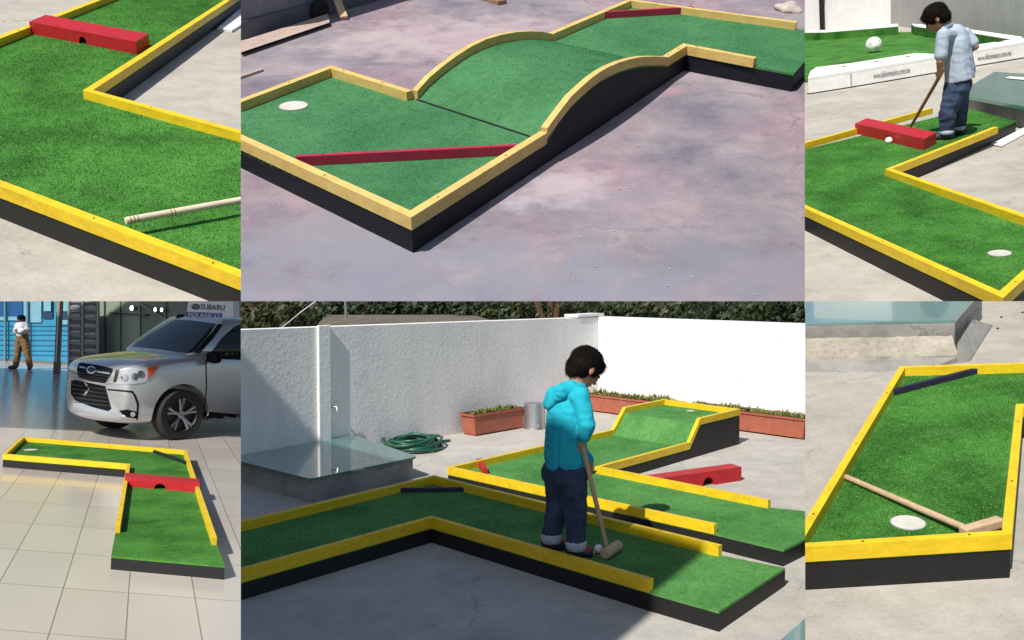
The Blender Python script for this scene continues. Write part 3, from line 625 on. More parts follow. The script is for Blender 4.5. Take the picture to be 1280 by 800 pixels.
# mortar skirt round the curb: near vertical curb, sloping rough mortar, low step
def skirt(x0, pts_top, pts_bot, zt_, zb_, m, nm, rough):
    mb = MB(P); n = 46; k = 7; V = []
    for i in range(n + 1):
        a_ = pts_top[0].lerp(pts_top[1], i / n); b_ = pts_bot[0].lerp(pts_bot[1], i / n); row = []
        for j in range(k + 1):
            q = a_.lerp(b_, j / k); q.z = zt_ + (zb_ - zt_) * (j / k) + mnoise.noise(q * 26) * rough + mnoise.noise(q * 70) * rough * .5; row.append(q)
        V.append(row)
    vb = [[mb.bm.verts.new(q) for q in row] for row in V]
    for i in range(n):
        for j in range(k): mb.bm.faces.new((vb[i][j], vb[i + 1][j], vb[i + 1][j + 1], vb[i][j + 1]))
    lo = [[mb.bm.verts.new((q.co.x, q.co.y, -.02)) for q in (row[0], row[-1])] for row in vb]
    for i in range(n):
        mb.bm.faces.new((vb[i][k], vb[i + 1][k], lo[i + 1][1], lo[i][1])); mb.bm.faces.new((vb[i + 1][0], vb[i][0], lo[i][0], lo[i + 1][0])); mb.bm.faces.new((lo[i][0], lo[i][1], lo[i + 1][1], lo[i + 1][0]))
    for i in (0, n): mb.bm.faces.new([vb[i][j] for j in range(k + 1)] + [lo[i][1], lo[i][0]])
    return mb.build(nm, m, root, smooth=60)
ct0, ct1 = g(960, 424, .125), g(1190, 419.5, .125)
cb0, cb1 = g(960, 447, .045), g(1198, 446, .035)
skirt(0, (ct0, ct1), (cb0, cb1), .125, .042, 'mortar', 'mortar_skirt', .007)
skirt(0, (g(960, 447.5, .03), g(1199, 446.5, .03)), (g(960, 466, 0), g(1160, 462.5, 0)), .034, .002, 'curb', 'mortar_step', .003)
skirt(0, (g(1196.5, 431, .11), g(1216, 396, .13)), (g(1213, 452, 0), g(1241, 407, 0)), .115, .003, 'curb', 'mortar_skirt', .004)
for q_ in ((1251.6, 397), (1278, 391), (1247, 411)):
    tag(stone(P, g(*q_), .009, 'pebble', 'dark_hole', .6, 5), 'tiny dark pebble on the concrete right of the cemented skylight', 'pebble', 'tiny dark pebbles')

# ================================================================== plot: walled roof terrace with two courses and the boy in turquoise
P = BM; zr, zt = .145, .09; g = P.g; vp = P.vp
slab(P, [(280, 470), (1030, 470), (1030, 900), (280, 900)], 'roof_terrace', 'con_terrace')
c = Course(P, zr, zt, 'nearer minigolf course, mostly in shade, on which the boy in the turquoise hoodie stands', 'turf_terrace', base=g(640, 680), blades=11000)
rb = g(981.5, 710, zt)
c.flat([g(230, 667.4, zr), g(542.5, 594, zr), g(902, 681, zr), rb, g(899, 764, zt), g(812, 724.5, zr), g(539, 647, zr), g(230, 731.8, zr)])
ref = g(560, 620, zr)
c.rail([g(230, 667.4, zr), g(542.5, 594, zr), g(902, 681, zr)], ref, th=.03)
c.rail([g(230, 731.8, zr), g(539, 647, zr), g(812, 724.5, zr)], ref, th=.03)
c.done()
bar_obstacle(P, 'dark navy bar across the corner of the shaded nearer course by the skylight', g(490.5, 615.5, zt), g(599, 614.5, zt), .022, .03, 'navy')
c = Course(P, .14, zt, 'farther sunlit minigolf course that climbs a ramp to a raised end by the planters', 'turf_terrace', base=g(760, 600), blades=11000)
zr = .14; A, K = g(750.5, 583, zr), g(862, 553, zr); B0, C0 = g(560, 583.6, zr), g(764, 537, zr)
near = [K] + [vp(*q, A, K) for q in ((875, 522), (924.6, 511.6))]; far = [C0] + [vp(*q, B0, C0) for q in ((779, 509.5), (829.7, 499))]
near[2].z = far[2].z = near[1].z = far[1].z = .324
frr = g(979.5, 687, zt)
c.flat([B0, g(893, 655.5, zr), frr, g(1068, 645, zt), g(963, 624.5, zr), A, K, C0])
c.strip(near, far)
ref = g(700, 590, zr)
c.rail([C0, B0, g(893, 655.5, zr)], ref, th=.03)
c.rail([near[0], A, g(963, 624.5, zr)], ref, th=.03)
c.rail([far[0], far[1], far[2], near[2], near[1], near[0]], g(840, 530, zr), th=.03, drop=.055)
c.cup(Vector(far[2]).lerp(near[2], .5).lerp(Vector(far[1]).lerp(near[1], .5), .25) + Vector((0, 0, -.049)), .04)
c.done()
bar_obstacle(P, 'short red bar across the left corner of the farther sunlit course', g(598.5, 579.5, zt), g(606.5, 592.5, zt), .04, .04, 'red')
block(P, 'obstacle_block', 'red tunnel block standing loose on the concrete beyond the farther course', 'obstacle block', g(820, 617, 0), g(926.7, 601, 0), g(913.5, 596.5, 0), .105, 'red', .60, .055, 'red tunnel blocks')
# walls
wl, wc, wr = g(270, 603), g(747, 506), g(1060, 550)
lw = thing(P, 'terrace_wall', wl.lerp(wc, .5), 'long white stucco wall with a pilaster, half in shade, behind the skylight', 'wall', 'terrace walls')
d = (wc - wl).normalized(); nL = Vector((-d.y, d.x, 0)); nL = nL if nL.y > 0 else -nL
mb = MB(P); mb.prism([wl, wc, wc + nL * .16 + d * .1, wl + nL * .16], -.05, [1.125, 1.055, 1.055, 1.125]); mb.build('wall_face', 'stucco', lw)
q0, q1 = vp(397, 575, wl, wc), vp(412, 575, wl, wc); q0.z = q1.z = 0
mb = MB(P); mb.prism([q0, q1, q1 - nL * .03, q0 - nL * .03], 0, 1.128); mb.build('pilaster', 'stucco', lw, bevel=.008)
d2 = (wr - wc).normalized(); nR = Vector((-d2.y, d2.x, 0)); nR = nR if nR.y > 0 else -nR
rw = thing(P, 'terrace_wall', wc.lerp(wr, .5), 'brightly sunlit white wall behind the planters and the raised course end', 'wall', 'terrace walls')
mb = MB(P); mb.prism([wc + d2 * .003, wr, wr + nR * .16, wc + nR * .16 + d2 * .003], -.05, [1.062, 1.075, 1.075, 1.062]); mb.build('wall_face', 'stucco', rw)
mb = MB(P); e0, e1 = wc.lerp(wl, .085), wc + d * .12; mb.prism([e0 - nL * .01, e1 - nL * .01, e1 + nL * .18, e0 + nL * .18], 1.068, 1.10); mb.build('wall_cap', 'white', lw)
tp = vp(414, 508, wl, wc) - nL * .005
t_ = thing(P, 'water_tap', tp, 'small metal tap on the stucco wall beside the pilaster', 'tap')
mb = MB(P); mb.tube([tp, tp - nL * .07, tp - nL * .08 + Vector((0, 0, -.04))], .013, 10); mb.build('spout', 'galv', t_, smooth=40)
mb = MB(P); pp = tp - nL * .04 + Vector((0, 0, .035)); mb.bar(pp - d * .03, pp + d * .04, .015, .01); mb.build('handle', 'galv', t_)
# planters
def planter(lab, fa, fb, depth, h, lip=.012, grp='terracotta planters', seed=1, tall=.05):
    fa, fb = Vector(fa), Vector(fb); d = (fb - fa).normalized(); n_ = Vector((-d.y, d.x, 0)); n_ = n_ if n_.y > 0 else -n_
    root = thing(P, 'planter', (fa + fb) / 2 + n_ * depth / 2, lab, 'planter', grp); mb = MB(P); t = .02
    sh = d * .02 + n_ * 0
    for o0, o1, w0, w1 in ((fa, fb, 0, t),):
        mb.hexa([fa + sh, fb - sh, fb - sh + n_ * t, fa + sh + n_ * t], [v + Vector((0, 0, h)) for v in (fa, fb, fb + n_ * t, fa + n_ * t)])
        mb.hexa([fa + sh + n_ * (depth - t), fb - sh + n_ * (depth - t), fb - sh + n_ * depth, fa + sh + n_ * depth], [v + Vector((0, 0, h)) for v in (fa + n_ * (depth - t), fb + n_ * (depth - t), fb + n_ * depth, fa + n_ * depth)])
        for e, s_ in ((fa, 1), (fb, -1)):
            i_ = d * s_ * t
            mb.hexa([e + sh * s_ + n_ * t, e + sh * s_ + i_ + n_ * t, e + sh * s_ + i_ + n_ * (depth - t), e + sh * s_ + n_ * (depth - t)], [v + Vector((0, 0, h)) for v in (e + n_ * t, e + i_ + n_ * t, e + i_ + n_ * (depth - t), e + n_ * (depth - t))])
        for v in (fa + sh, fb - sh - d * .06):
            pass
    for v in mb.bm.verts:
        if v.co.z < .001: v.co.z = .015
    mb.build('trough', 'terracotta', root)
    mb = MB(P); mb.loops([[fa - d * lip - n_ * lip + Vector((0, 0, z)), fb + d * lip - n_ * lip + Vector((0, 0, z)), fb + d * lip + n_ * (depth + lip) + Vector((0, 0, z)), fa - d * lip + n_ * (depth + lip) + Vector((0, 0, z))] for z in (h - .022, h - .002)], caps=False)
    V = [[fa - d * lip - n_ * lip, fb + d * lip - n_ * lip, fb + d * lip + n_ * (depth + lip), fa - d * lip + n_ * (depth + lip)], [fa + d * .02 + n_ * .02, fb - d * .02 + n_ * .02, fb - d * .02 + n_ * (depth - .02), fa + d * .02 + n_ * (depth - .02)]]
    for i in range(4):
        j = (i + 1) % 4; mb.face([V[0][i] + Vector((0, 0, h)), V[0][j] + Vector((0, 0, h)), V[1][j] + Vector((0, 0, h)), V[1][i] + Vector((0, 0, h))])
    mb.build('rim', 'terracotta', root)
    for v in (fa + d * .03, fb - d * .09):
        mb = MB(P); mb.prism([v + n_ * .01, v + d * .06 + n_ * .01, v + d * .06 + n_ * (depth - .01), v + n_ * (depth - .01)], 0, .0148); mb.build('foot', 'terracotta', root)
    mb = MB(P); mb.prism([fa + d * .022 + n_ * .022, fb - d * .022 + n_ * .022, fb - d * .022 + n_ * (depth - .022), fa + d * .022 + n_ * (depth - .022)], .02, h - .02); mb.build('soil', 'soil', root)
    mb = MB(P); R = random.Random(seed); L = (fb - fa).length
    for i in range(int(L * 420)):
        b_ = fa + d * R.uniform(.03, L - .03) + n_ * R.uniform(.03, depth - .03) + Vector((0, 0, h - .022)); k = .5 + .5 * mnoise.noise(b_ * 5) + .3
        hh = tall * R.uniform(.3, 1.3) * max(.2, k); a = R.random() * 6.28; dx = Vector((math.cos(a), math.sin(a), 0)) * R.uniform(.006, .014)
        tip = b_ + Vector((R.gauss(0, .5) * hh, R.gauss(0, .5) * hh, hh)); mid = b_.lerp(tip, .6)
        mb.face([b_, mid + dx, tip, mid - dx])
    pl = mb.build('seedlings', 'herb', base=(fa + fb) / 2 + n_ * depth / 2 + Vector((0, 0, h - .022)), clip=True)
    tag(pl, kind='stuff')
    return root
p1a, p1b = g(592.5, 546), g(655, 535)
planter('the short terracotta planter by the stucco wall, left of the metal bucket', p1a, p1b, .18, .212, seed=2, tall=.055)
planter('the terracotta planter behind the boy in the turquoise hoodie', g(733, 513.5), g(838, 528), .24, .20, seed=3, tall=.075)
planter('the terracotta planter at the right end of the sunlit wall', g(858, 530), g(1006, 550.5), .24, .205, seed=4, tall=.06)
b0 = g(668, 535.5); bk = thing(P, 'metal_bucket', b0, 'upturned grey metal bucket between the short planter and the boy', 'bucket')
mb = MB(P); mb.lathe(b0, [(.115, 0), (.118, .008), (.115, .016), (.106, .24), (.102, .258), (.090, .262)], 28); mb.build('shell', 'galv', bk, smooth=35)
mb = MB(P); mb.lathe(b0 + Vector((.035, -.103, .04)), [(.018, 0), (.014, .012)], 12, (Vector((1, 0, 0)), Vector((0, 0, 1)), Vector((.32, -.95, 0)))); mb.build('handle_lug', 'galv', bk, smooth=35)
# skylights
sk, inn = skylight(P, 'teal glass skylight on a grey curb in front of the shaded stucco wall', [(387.5, 598.5), (522.5, 570.5), (443, 544), (262, 567)], .172, .03, 'skyglass', .014, 'curb', .05)
skylight(P, 'corner of a teal skylight pane at the nearest edge of the roof terrace', [(973, 802), (1012, 768), (1100, 800), (1020, 870)], .172, .03, 'skyglass_pale', .014, 'curb', .01)
# hose coil
hs = MB(P); R = random.Random(5); pts = []; hc = g(517, 560)
for i in range(230):
    t = i / 229; a = t * 2 * math.pi * 9; rr = .19 + .05 * math.sin(a * .37) + R.uniform(-.006, .006)
    pts.append(hc + Vector((math.cos(a) * rr * 1.0 + .02 * math.sin(a * .21) - .05 * (t - .5), math.sin(a) * rr * 1.25, .015 + .075 * t + .018 * math.sin(a * 1.7))))
end = [g(545, 552.5, .03), g(552, 551.5, .02), g(562, 550.5, .012)]
hs.tube(pts + end, .0125, 8); tag(hs.build('garden_hose', 'hose', smooth=50), 'dark green garden hose coiled on the terrace behind the skylight', 'hose')
# boy's mallet and ball
mt = thing(P, 'mallet', g(764, 694, zt), 'wooden mallet held upright by the boy in the turquoise hoodie', 'mallet', 'minigolf mallets')
DB = g(722, 692, zt).y
a, b = P.d(724, 540, DB - .10), P.d(759, 686, DB - .02); mb = MB(P); mb.tube([a, a.lerp(b, .02), b], [.012, .0135, .0115], 14); mb.build('handle', 'wood_dark' if False else 'wood', mt, smooth=40)
a, b = g(755.5, 693, zt + .03), g(773.5, 681.5, zt + .03); mb = MB(P); mb.tube([a, a.lerp(b, .04), a.lerp(b, .96), b], [.024, .028, .028, .024], 16); mb.build('head', 'wood', mt, smooth=40)
mb = MB(P); mb.ball(g(748, 691.5, zt) + Vector((0, 0, .023)), .023, 3); tag(mb.build('golf_ball', 'ball', smooth=0), 'small white ball between the boy in turquoise and his mallet head', 'ball', 'small white golf balls')
# unseen building behind the terrace on the left, which shades it
T = g(884, 688, .09); k_ = 7.9; C0_ = T + sund * k_; bd = Vector((-.68, .733, 0)).normalized(); bn = Vector((-bd.y, bd.x, 0)); bn = bn if bn.x < 0 else -bn
hb = C0_.z; C1_ = C0_ + bd * 6.5
mb = MB(P); mb.prism([Vector((p.x, p.y, 0)) for p in (C0_, C1_, C1_ + bn * 3, C0_ + bn * 3)], -.2, hb)
house = thing(P, 'house', (C0_.x, C0_.y, -.2), 'plain white house beside the terrace, outside the picture on the left, shading the nearer course', 'house'); mb.build('wall', 'stucco_shade_grey', house, clip=False)
mb = MB(P); mb.prism([Vector((p.x, p.y, 0)) for p in (C0_ - bn * -.05 - bd * -.05, C1_ + bn * .05, C1_ + bn * 2.9, C0_ + bn * 2.9 + bd * .05)], hb + .002, hb + .012); mb.build('roof', 'curb', house, clip=False)
# trees and roof beyond the wall
def tree(cx, depth, z, rx, rz, m, lab, n=2600, trunk=True, seed=0):
    c_ = P.d(cx, 390, depth); c_.z = z; root = thing(P, 'tree', (c_.x, c_.y, -2.5), lab, 'tree', 'trees beyond the terrace walls'); R = random.Random(seed)
    mb = MB(P); mb.tube([(c_.x, c_.y, -2.5), (c_.x + .1, c_.y, -.6), (c_.x + .05, c_.y, .6), (c_.x, c_.y, z)], [.22, .17, .13, .08], 10)
    for i in range(5):
        a = R.random() * 6.28; mb.tube([(c_.x, c_.y, .4 + .1 * i), (c_.x + math.cos(a) * rx * .4, c_.y + math.sin(a) * rx * .3, z + .1), (c_.x + math.cos(a) * rx * .8, c_.y + math.sin(a) * rx * .6, z + R.uniform(-.2, .4))], [.07, .05, .02], 7)
    mb.build('trunk', 'bark', root, smooth=40)
    mb = MB(P); cl = []
    for i in range(26):
        a = R.random() * 6.28; q = math.sqrt(R.random()); cl.append((Vector((math.cos(a) * q * rx, math.sin(a) * q * rx * .8, R.uniform(-1, 1) * rz)), R.uniform(.22, .5)))
    for i in range(n):
        o_, r_ = cl[R.randrange(len(cl))]; v = Vector((R.gauss(0, 1), R.gauss(0, 1), R.gauss(0, 1))).normalized() * r_ * R.uniform(.5, 1.05); p = c_ + o_ + v
        px_ = P.px(p)
        if px_[1] < 340 or px_[1] > 430: continue
        ax = Vector((R.gauss(0, 1), R.gauss(0, 1), R.gauss(0, 1))).normalized(); b_ = ax.orthogonal().normalized(); e_ = ax.cross(b_); s_ = R.uniform(.035, .075)
        mb.face([p - b_ * s_, p + e_ * s_ * .5, p + b_ * s_, p - e_ * s_ * .5])
    mb.build('crown', m, root)
for i, (cx, dp, m, lab) in enumerate(((318, 13.5, 'leaf2', 'olive green tree at the left end of the stucco wall, behind it'), (400, 16, 'leaf', 'dark tree behind the flat roof beyond the stucco wall'), (470, 15.5, 'leaf', 'dark tree above the middle of the flat roof beyond the wall'),
        (560, 15.5, 'leaf', 'dark tree with a bare brown trunk showing above the wall'), (640, 14.5, 'leaf', 'dark tree beyond the right end of the flat roof'), (690, 14, 'leaf2', 'olive tree beyond the corner where the two walls meet'),
        (770, 14.5, 'leaf', 'dark tree just right of the wall corner, above the boy'), (840, 14, 'leaf2', 'olive tree above the middle of the sunlit wall'), (915, 13.5, 'leaf', 'dark green tree above the right part of the sunlit wall'), (985, 13, 'leaf', 'dark dense tree at the right end of the sunlit wall'))):
    tree(cx, dp, 1.25, 1.05, .55, m, lab, 5200, seed=i)
M_['hedge_dark'] = simple('dense_dark_hedge', (.016, .030, .008), (.006, .012, .004), 9, .9, bs=.8, bd=.05)
h0, h1 = P.d(285, 390, 17.0), P.d(1030, 390, 17.0); mb = MB(P); n_ = 90; rows = []
for j in range(7):
    rows.append([Vector((h0.x + (h1.x - h0.x) * i / n_, 17 + mnoise.noise(Vector((i * .4, j * .9, 0))) * .5, -2.5 + j * .75)) for i in range(n_ + 1)])
vb = [[mb.bm.verts.new(q) for q in r_] for r_ in rows]
for j in range(6):
    for i in range(n_): mb.bm.faces.new((vb[j][i], vb[j][i + 1], vb[j + 1][i + 1], vb[j + 1][i]))
r_ = bmesh.ops.extrude_face_region(mb.bm, geom=mb.bm.faces[:]); bmesh.ops.translate(mb.bm, verts=[v for v in r_['geom'] if isinstance(v, bmesh.types.BMVert)], vec=(0, .6, 0))
tag(mb.build('woods', 'hedge_dark'), kind='stuff')
M_['tarp'] = concrete('weathered_roof_sheet', (.17, .145, .115), (.11, .095, .075), big=3)
rf = thing(P, 'shed_roof', P.d(500, 400, 13), 'weathered grey brown flat roof of a shed beyond the stucco wall', 'roof')
mb = MB(P); mb.hexa([P.d(398, 409, 12), P.d(612, 402, 12.2), P.d(598, 399, 14), P.d(404, 402, 14)], [P.d(398, 404, 12), P.d(612, 399.5, 12.2), P.d(592, 393.5, 14), P.d(408, 393.5, 14)]); mb.build('roof_sheet', 'tarp', rf)
mb = MB(P); mb.hexa([P.d(405, 425, 12.3), P.d(605, 425, 12.4), P.d(595, 425, 13.8), P.d(408, 425, 13.8)], [P.d(405, 407, 12.3), P.d(605, 401.5, 12.4), P.d(595, 399.5, 13.8), P.d(408, 403, 13.8)]); mb.build('shed_wall', 'tarp', rf)
mb = MB(P); mb.tube([P.d(432.5, 404, 13), P.d(431.5, 370, 13)], .018, 8); tag(mb.build('antenna_pole', 'galv', smooth=40), 'thin pole rising from the weathered shed roof', 'pole')
mb = MB(P); mb.tube([P.d(352, 410, 12.5), P.d(375, 391, 12.5), P.d(402, 371, 12.5)], .008, 6); tag(mb.build('cable', 'galv'), 'thin cable slanting up before the trees beyond the stucco wall', 'cable')

# ================================================================== people
def ico(r=1, sub=2):
    bm = bmesh.new(); bmesh.ops.create_icosphere(bm, subdivisions=sub, radius=r); return bm
def body(P, name, prims, voxel, m, parent, base=None, smooth=5, wrinkle=0, wscale=18, clipfn=None):
    """one continuous skin grown over tapered limbs and ellipsoids"""
    bm = bmesh.new()
    for pr in prims:
        t = bmesh.new()
        if pr[0] == 'cap':
            _, p, q, r1, r2 = pr
            for c_, r_ in ((p, r1), (q, r2)): bmesh.ops.create_icosphere(t, subdivisions=2, radius=r_, matrix=Matrix.Translation(Vector(c_)))
            h = bmesh.ops.convex_hull(t, input=t.verts[:])
            bmesh.ops.delete(t, geom=[g_ for g_ in set(h['geom_interior'] + h['geom_unused']) if isinstance(g_, bmesh.types.BMVert)], context='VERTS')
        else:
            _, c_, (rx, ry, rz), R_ = pr
            bmesh.ops.create_icosphere(t, subdivisions=3, radius=1, matrix=Matrix.Translation(Vector(c_)) @ R_.to_4x4() @ Matrix.Diagonal((rx, ry, rz, 1)))
        me_ = bpy.data.meshes.new('t'); t.to_mesh(me_); t.free(); bm.from_mesh(me_); bpy.data.meshes.remove(me_)
    me = bpy.data.meshes.new('tmp'); bm.to_mesh(me); bm.free(); o = bpy.data.objects.new('tmp', me); COL.objects.link(o)
    md = o.modifiers.new('r', 'REMESH'); md.mode = 'VOXEL'; md.voxel_size = voxel
    ms = o.modifiers.new('s', 'SMOOTH'); ms.factor = .5; ms.iterations = smooth
    bpy.context.view_layer.update(); dg = bpy.context.evaluated_depsgraph_get()
    me2 = bpy.data.meshes.new_from_object(o.evaluated_get(dg)); bpy.data.objects.remove(o)
    bm = bmesh.new(); bm.from_mesh(me2); bpy.data.meshes.remove(me2)
    if clipfn: clipfn(bm)
    if wrinkle:
        bm.normal_update()
        for v in bm.verts: q = v.co; v.co = q + v.normal * wrinkle * ((.55 - 1.5 * abs(mnoise.noise(Vector((q.x + q.z * .35, q.y - q.z * .25, q.z * 1.5)) * wscale * .8))) + .2 * mnoise.noise(q * wscale * .5) + .35 * (.4 - abs(mnoise.noise(Vector((q.x, q.y, q.z * 2.4)) * wscale * 1.9))))
    for f in bm.faces: f.smooth = True
    return finish(bm, P, name, m, parent, base, smooth=None if False else 0)

def frame(fwd, tilt=0, roll=0):
    """axes of a head: x right, y forward, z up; tilt bows it forward"""
    f = Vector(fwd).normalized(); r = f.cross(Vector((0, 0, 1))).normalized(); u = r.cross(f)
    R_ = Matrix((r, f, u)).transposed()
    return R_ @ Matrix.Rotation(-tilt, 3, 'X') @ Matrix.Rotation(roll, 3, 'Y')
def head_prims(c, R_, s):                    # c centre of the skull, s half the head's height
    def p(x, y, z): return Vector(c) + R_ @ Vector((x, y, z)) * s
    I = R_
    pr = [('ell', p(0, -.05, .18), (.72 * s, .86 * s, .80 * s), I), ('ell', p(0, .18, -.35), (.56 * s, .62 * s, .62 * s), I), ('ell', p(0, .52, -.78), (.24 * s, .24 * s, .2 * s), I),
          ('cap', p(0, .80, .0), p(0, .96, -.28), .07 * s, .12 * s), ('ell', p(0, .74, -.56), (.22 * s, .12 * s, .07 * s), I),
          ('ell', p(.30, .66, -.18), (.2 * s, .16 * s, .2 * s), I), ('ell', p(-.30, .66, -.18), (.2 * s, .16 * s, .2 * s), I)]
    for sx in (-1, 1):
        pr += [('ell', p(sx * .72, -.02, -.12), (.09 * s, .16 * s, .24 * s), I)]
    return pr, p
def hand_prims(wrist, palm_dir, finger_dir, thumb_dir, s, curl_dir=None, curl=.6):
    """palm, four unequal bent fingers and a thumb; s = length of the palm"""
    w_ = Vector(wrist); fd = Vector(finger_dir).normalized(); td = Vector(thumb_dir); td = (td - fd * td.dot(fd)).normalized(); nd = fd.cross(td).normalized()
    if curl_dir is not None and nd.dot(Vector(curl_dir)) < 0: nd = -nd
    pr = [('ell', w_ + fd * s * .55, (s * .42, s * .60, s * .22), Matrix((td, fd, nd)).transposed()), ('cap', w_ - fd * s * .1, w_ + fd * s * .3, s * .27, s * .30)]
    for i, (off, L) in enumerate(((.34, .80), (.12, .92), (-.11, .86), (-.33, .68))):
        k0 = w_ + fd * s * 1.0 + td * s * off; k1 = k0 + (fd * (1 - curl) + nd * curl).normalized() * s * L * .45; k2 = k1 + (fd * (.25 - curl) + nd * 1).normalized() * s * L * .35; k3 = k2 + (nd * .5 - fd * curl).normalized() * s * L * .28
        pr += [('cap', w_ + fd * s * .7 + td * s * off * .8, k0, s * .13, s * .125), ('cap', k0, k1, s * .125, s * .11), ('cap', k1, k2, s * .11, s * .10), ('cap', k2, k3, s * .10, s * .085)]
    t0 = w_ + fd * s * .25 + td * s * .30; t1 = t0 + (td * .8 + fd * .6).normalized() * s * .42; t2 = t1 + (fd * .8 + nd * .5).normalized() * s * .36
    pr += [('cap', t0, t1, s * .16, s * .13), ('cap', t1, t2, s * .13, s * .10)]
    return pr
def face_parts(P, p, R_, s, par, hair_prims, hairm='hair', vox=.006, eyes=True):
    if eyes:
        for sx in (-1, 1):
            mb = MB(P); mb.ball(p(sx * .30, .80, .02), .085 * s, 2); mb.build('eye', 'eye', par, smooth=0)
    h = body(P, 'hair', hair_prims, vox, hairm, par, smooth=4, wrinkle=.002, wscale=45)
    me = h.data; R = random.Random(11); bs_ = Vector(h['_b']); dn = (R_ @ Vector((0, -.12, -1))).normalized(); crown = Vector(p(0, -.35, 1.05)) - bs_
    V = [v.co.copy() for v in me.vertices]; Fc = [list(f.vertices) for f in me.polygons]; nv = len(V)
    src = [(v.co.copy(), v.normal.copy()) for v in me.vertices]
    for i in range(2600):
        c_, n_ = src[R.randrange(nv)]; fl = (c_ - crown); fl = (fl * 1.0 / max(fl.length, 1e-3) + dn * .9); fl = (fl - n_ * fl.dot(n_))
        if fl.length < 1e-3: continue
        fl.normalize(); L = s * R.uniform(.25, .55); sd_ = fl.cross(n_).normalized() * s * R.uniform(.008, .016) ; j = fl.cross(n_) * R.gauss(0, .18) * L
        a_ = c_ + n_ * s * .006; m_ = c_ + fl * L * .5 + j * .4 + n_ * s * R.uniform(.015, .05); e_ = c_ + fl * L + j + n_ * s * R.uniform(-.06, .03)
        k = len(V); V += [a_ - sd_, a_ + sd_, m_ + sd_, m_ - sd_, e_]; Fc += [[k, k + 1, k + 2, k + 3], [k + 3, k + 2, k + 4]]
    me2 = bpy.data.meshes.new('hair'); me2.from_pydata([tuple(v) for v in V], [], Fc); me2.materials.append(me.materials[0]); h.data = me2
    for f in me2.polygons: f.use_smooth = True
def hair_cap(p, s, R_, back=-.55):
    return [('ell', p(0, -.10, .30), (.80 * s, .93 * s, .84 * s), R_), ('ell', p(0, -.34, -.10), (.76 * s, .66 * s, .66 * s), R_), ('ell', p(0, -.45, back), (.54 * s, .45 * s, .30 * s), R_),
            ('ell', p(.02, .50, .55), (.60 * s, .38 * s, .32 * s), R_), ('ell', p(.55, .12, .18), (.24 * s, .42 * s, .40 * s), R_), ('ell', p(-.55, .12, .18), (.24 * s, .42 * s, .40 * s), R_),
            ('ell', p(0, .66, .42), (.52 * s, .24 * s, .18 * s), R_)]

# ---- boy in turquoise hoodie
P = BM; g = P.g; zt = .09
D = P.g(722, 692, zt).y
Fw = Vector((.82, .57, 0)); Rt = Vector((.57, -.82, 0)); Up = Vector((0, 0, 1))
def J(x, y, dd=0.0): return P.d(x, y, D + dd)
boy = thing(P, 'person', J(710, 690) * 1.0, 'boy in turquoise hoodie and rolled dark jeans bowing over a mallet', 'person')
boy['_b'] = [J(710, 690).x, J(710, 690).y, zt]; boy.matrix_world = P.M @ Matrix.Translation(Vector(boy['_b']))
pel = J(707, 592, .02); hipR, hipL = pel + Rt * .055, pel - Rt * .055
kneeR, kneeL = J(717, 640, -.03) + Fw * .01, J(697, 634, .06)
ankR, ankL = J(720, 684, -.05), J(689, 675, .05); ankR.z = max(ankR.z, zt + .045); ankL.z = max(ankL.z, zt + .045)
waist = J(706, 560, .02); chest = J(708, 512, .02); neck = J(721, 484, .06)
shR, shL = J(725, 495, -.06), J(694, 496, .12)
elR, elL = J(734, 531, -.10), J(712, 545, .17)
wrR = J(726.5, 556, -.09); wrL = J(738, 580, .05)
hc_ = J(731.5, 460, .09); hs_ = .101
HR = frame(Vector((.86, .50, 0)), rad(38))
hp_, hpf = head_prims(hc_, HR, hs_)
prims = hp_ + [('cap', neck - Up * .03, hc_ + HR @ Vector((0, -.25, -.5)) * hs_, .045, .042), ('cap', shR, elR, .036, .028), ('cap', elR, wrR, .028, .019), ('cap', shL, elL, .036, .028), ('cap', elL, wrL, .028, .019),
     ('cap', shR, shL, .045, .045), ('cap', neck - Up * .04, chest, .07, .085), ('cap', chest, waist, .085, .08), ('cap', waist, pel, .08, .08), ('cap', hipR, kneeR, .062, .045), ('cap', kneeR, ankR, .045, .030), ('cap', hipL, kneeL, .062, .045), ('cap', kneeL, ankL, .045, .030)]
for an, dr in ((ankR, Vector((.95, -.1, 0))), (ankL, Vector((.9, .2, 0)))):
    prims += [('cap', Vector((an.x, an.y, zt + .028)), Vector((an.x, an.y, zt + .022)) + dr * .085, .024, .018)]
sh_dir = (J(759, 686, -.02) - J(724, 540, -.10)).normalized()
prims += hand_prims(wrR, None, sh_dir * .6 + Vector((-.3, .2, -.25)), Vector((.5, .4, .2)), .042, Vector((.2, .9, 0)), .75)
prims += hand_prims(wrL, None, sh_dir * .8 + Vector((-.1, -.25, -.2)), Vector((-.5, -.5, 0)), .042, Vector((-.3, -.8, 0)), .7)
body(P, 'body', prims, .0045, 'skin', boy, smooth=3)
face_parts(P, hpf, HR, hs_, boy, hair_cap(hpf, hs_, HR, -.5))
ft = [('cap', J(709, 497, .03), chest, .085, .098), ('cap', shR + Vector((-.01, 0, -.008)), shL + Vector((.01, 0, -.01)), .048, .05), ('cap', chest, J(707, 545, .02), .098, .097), ('cap', chest + Rt * .03, J(708, 575, .01) + Rt * .03, .085, .088), ('cap', chest - Rt * .03, J(705, 572, .03) - Rt * .03, .085, .088), ('cap', J(707, 545, .02), J(706, 581, .02), .1, .098),
      ('cap', shR, elR, .05, .042), ('cap', elR, wrR.lerp(elR, .42), .042, .035), ('cap', shL, elL, .05, .042), ('cap', elL, wrL.lerp(elL, .12), .042, .033),
      ('cap', neck + Vector((0, 0, -.012)), neck - Fw * .05 - Up * .01, .055, .05)]
hem0, hem1 = J(680, 583, .02), J(736, 593, 0)
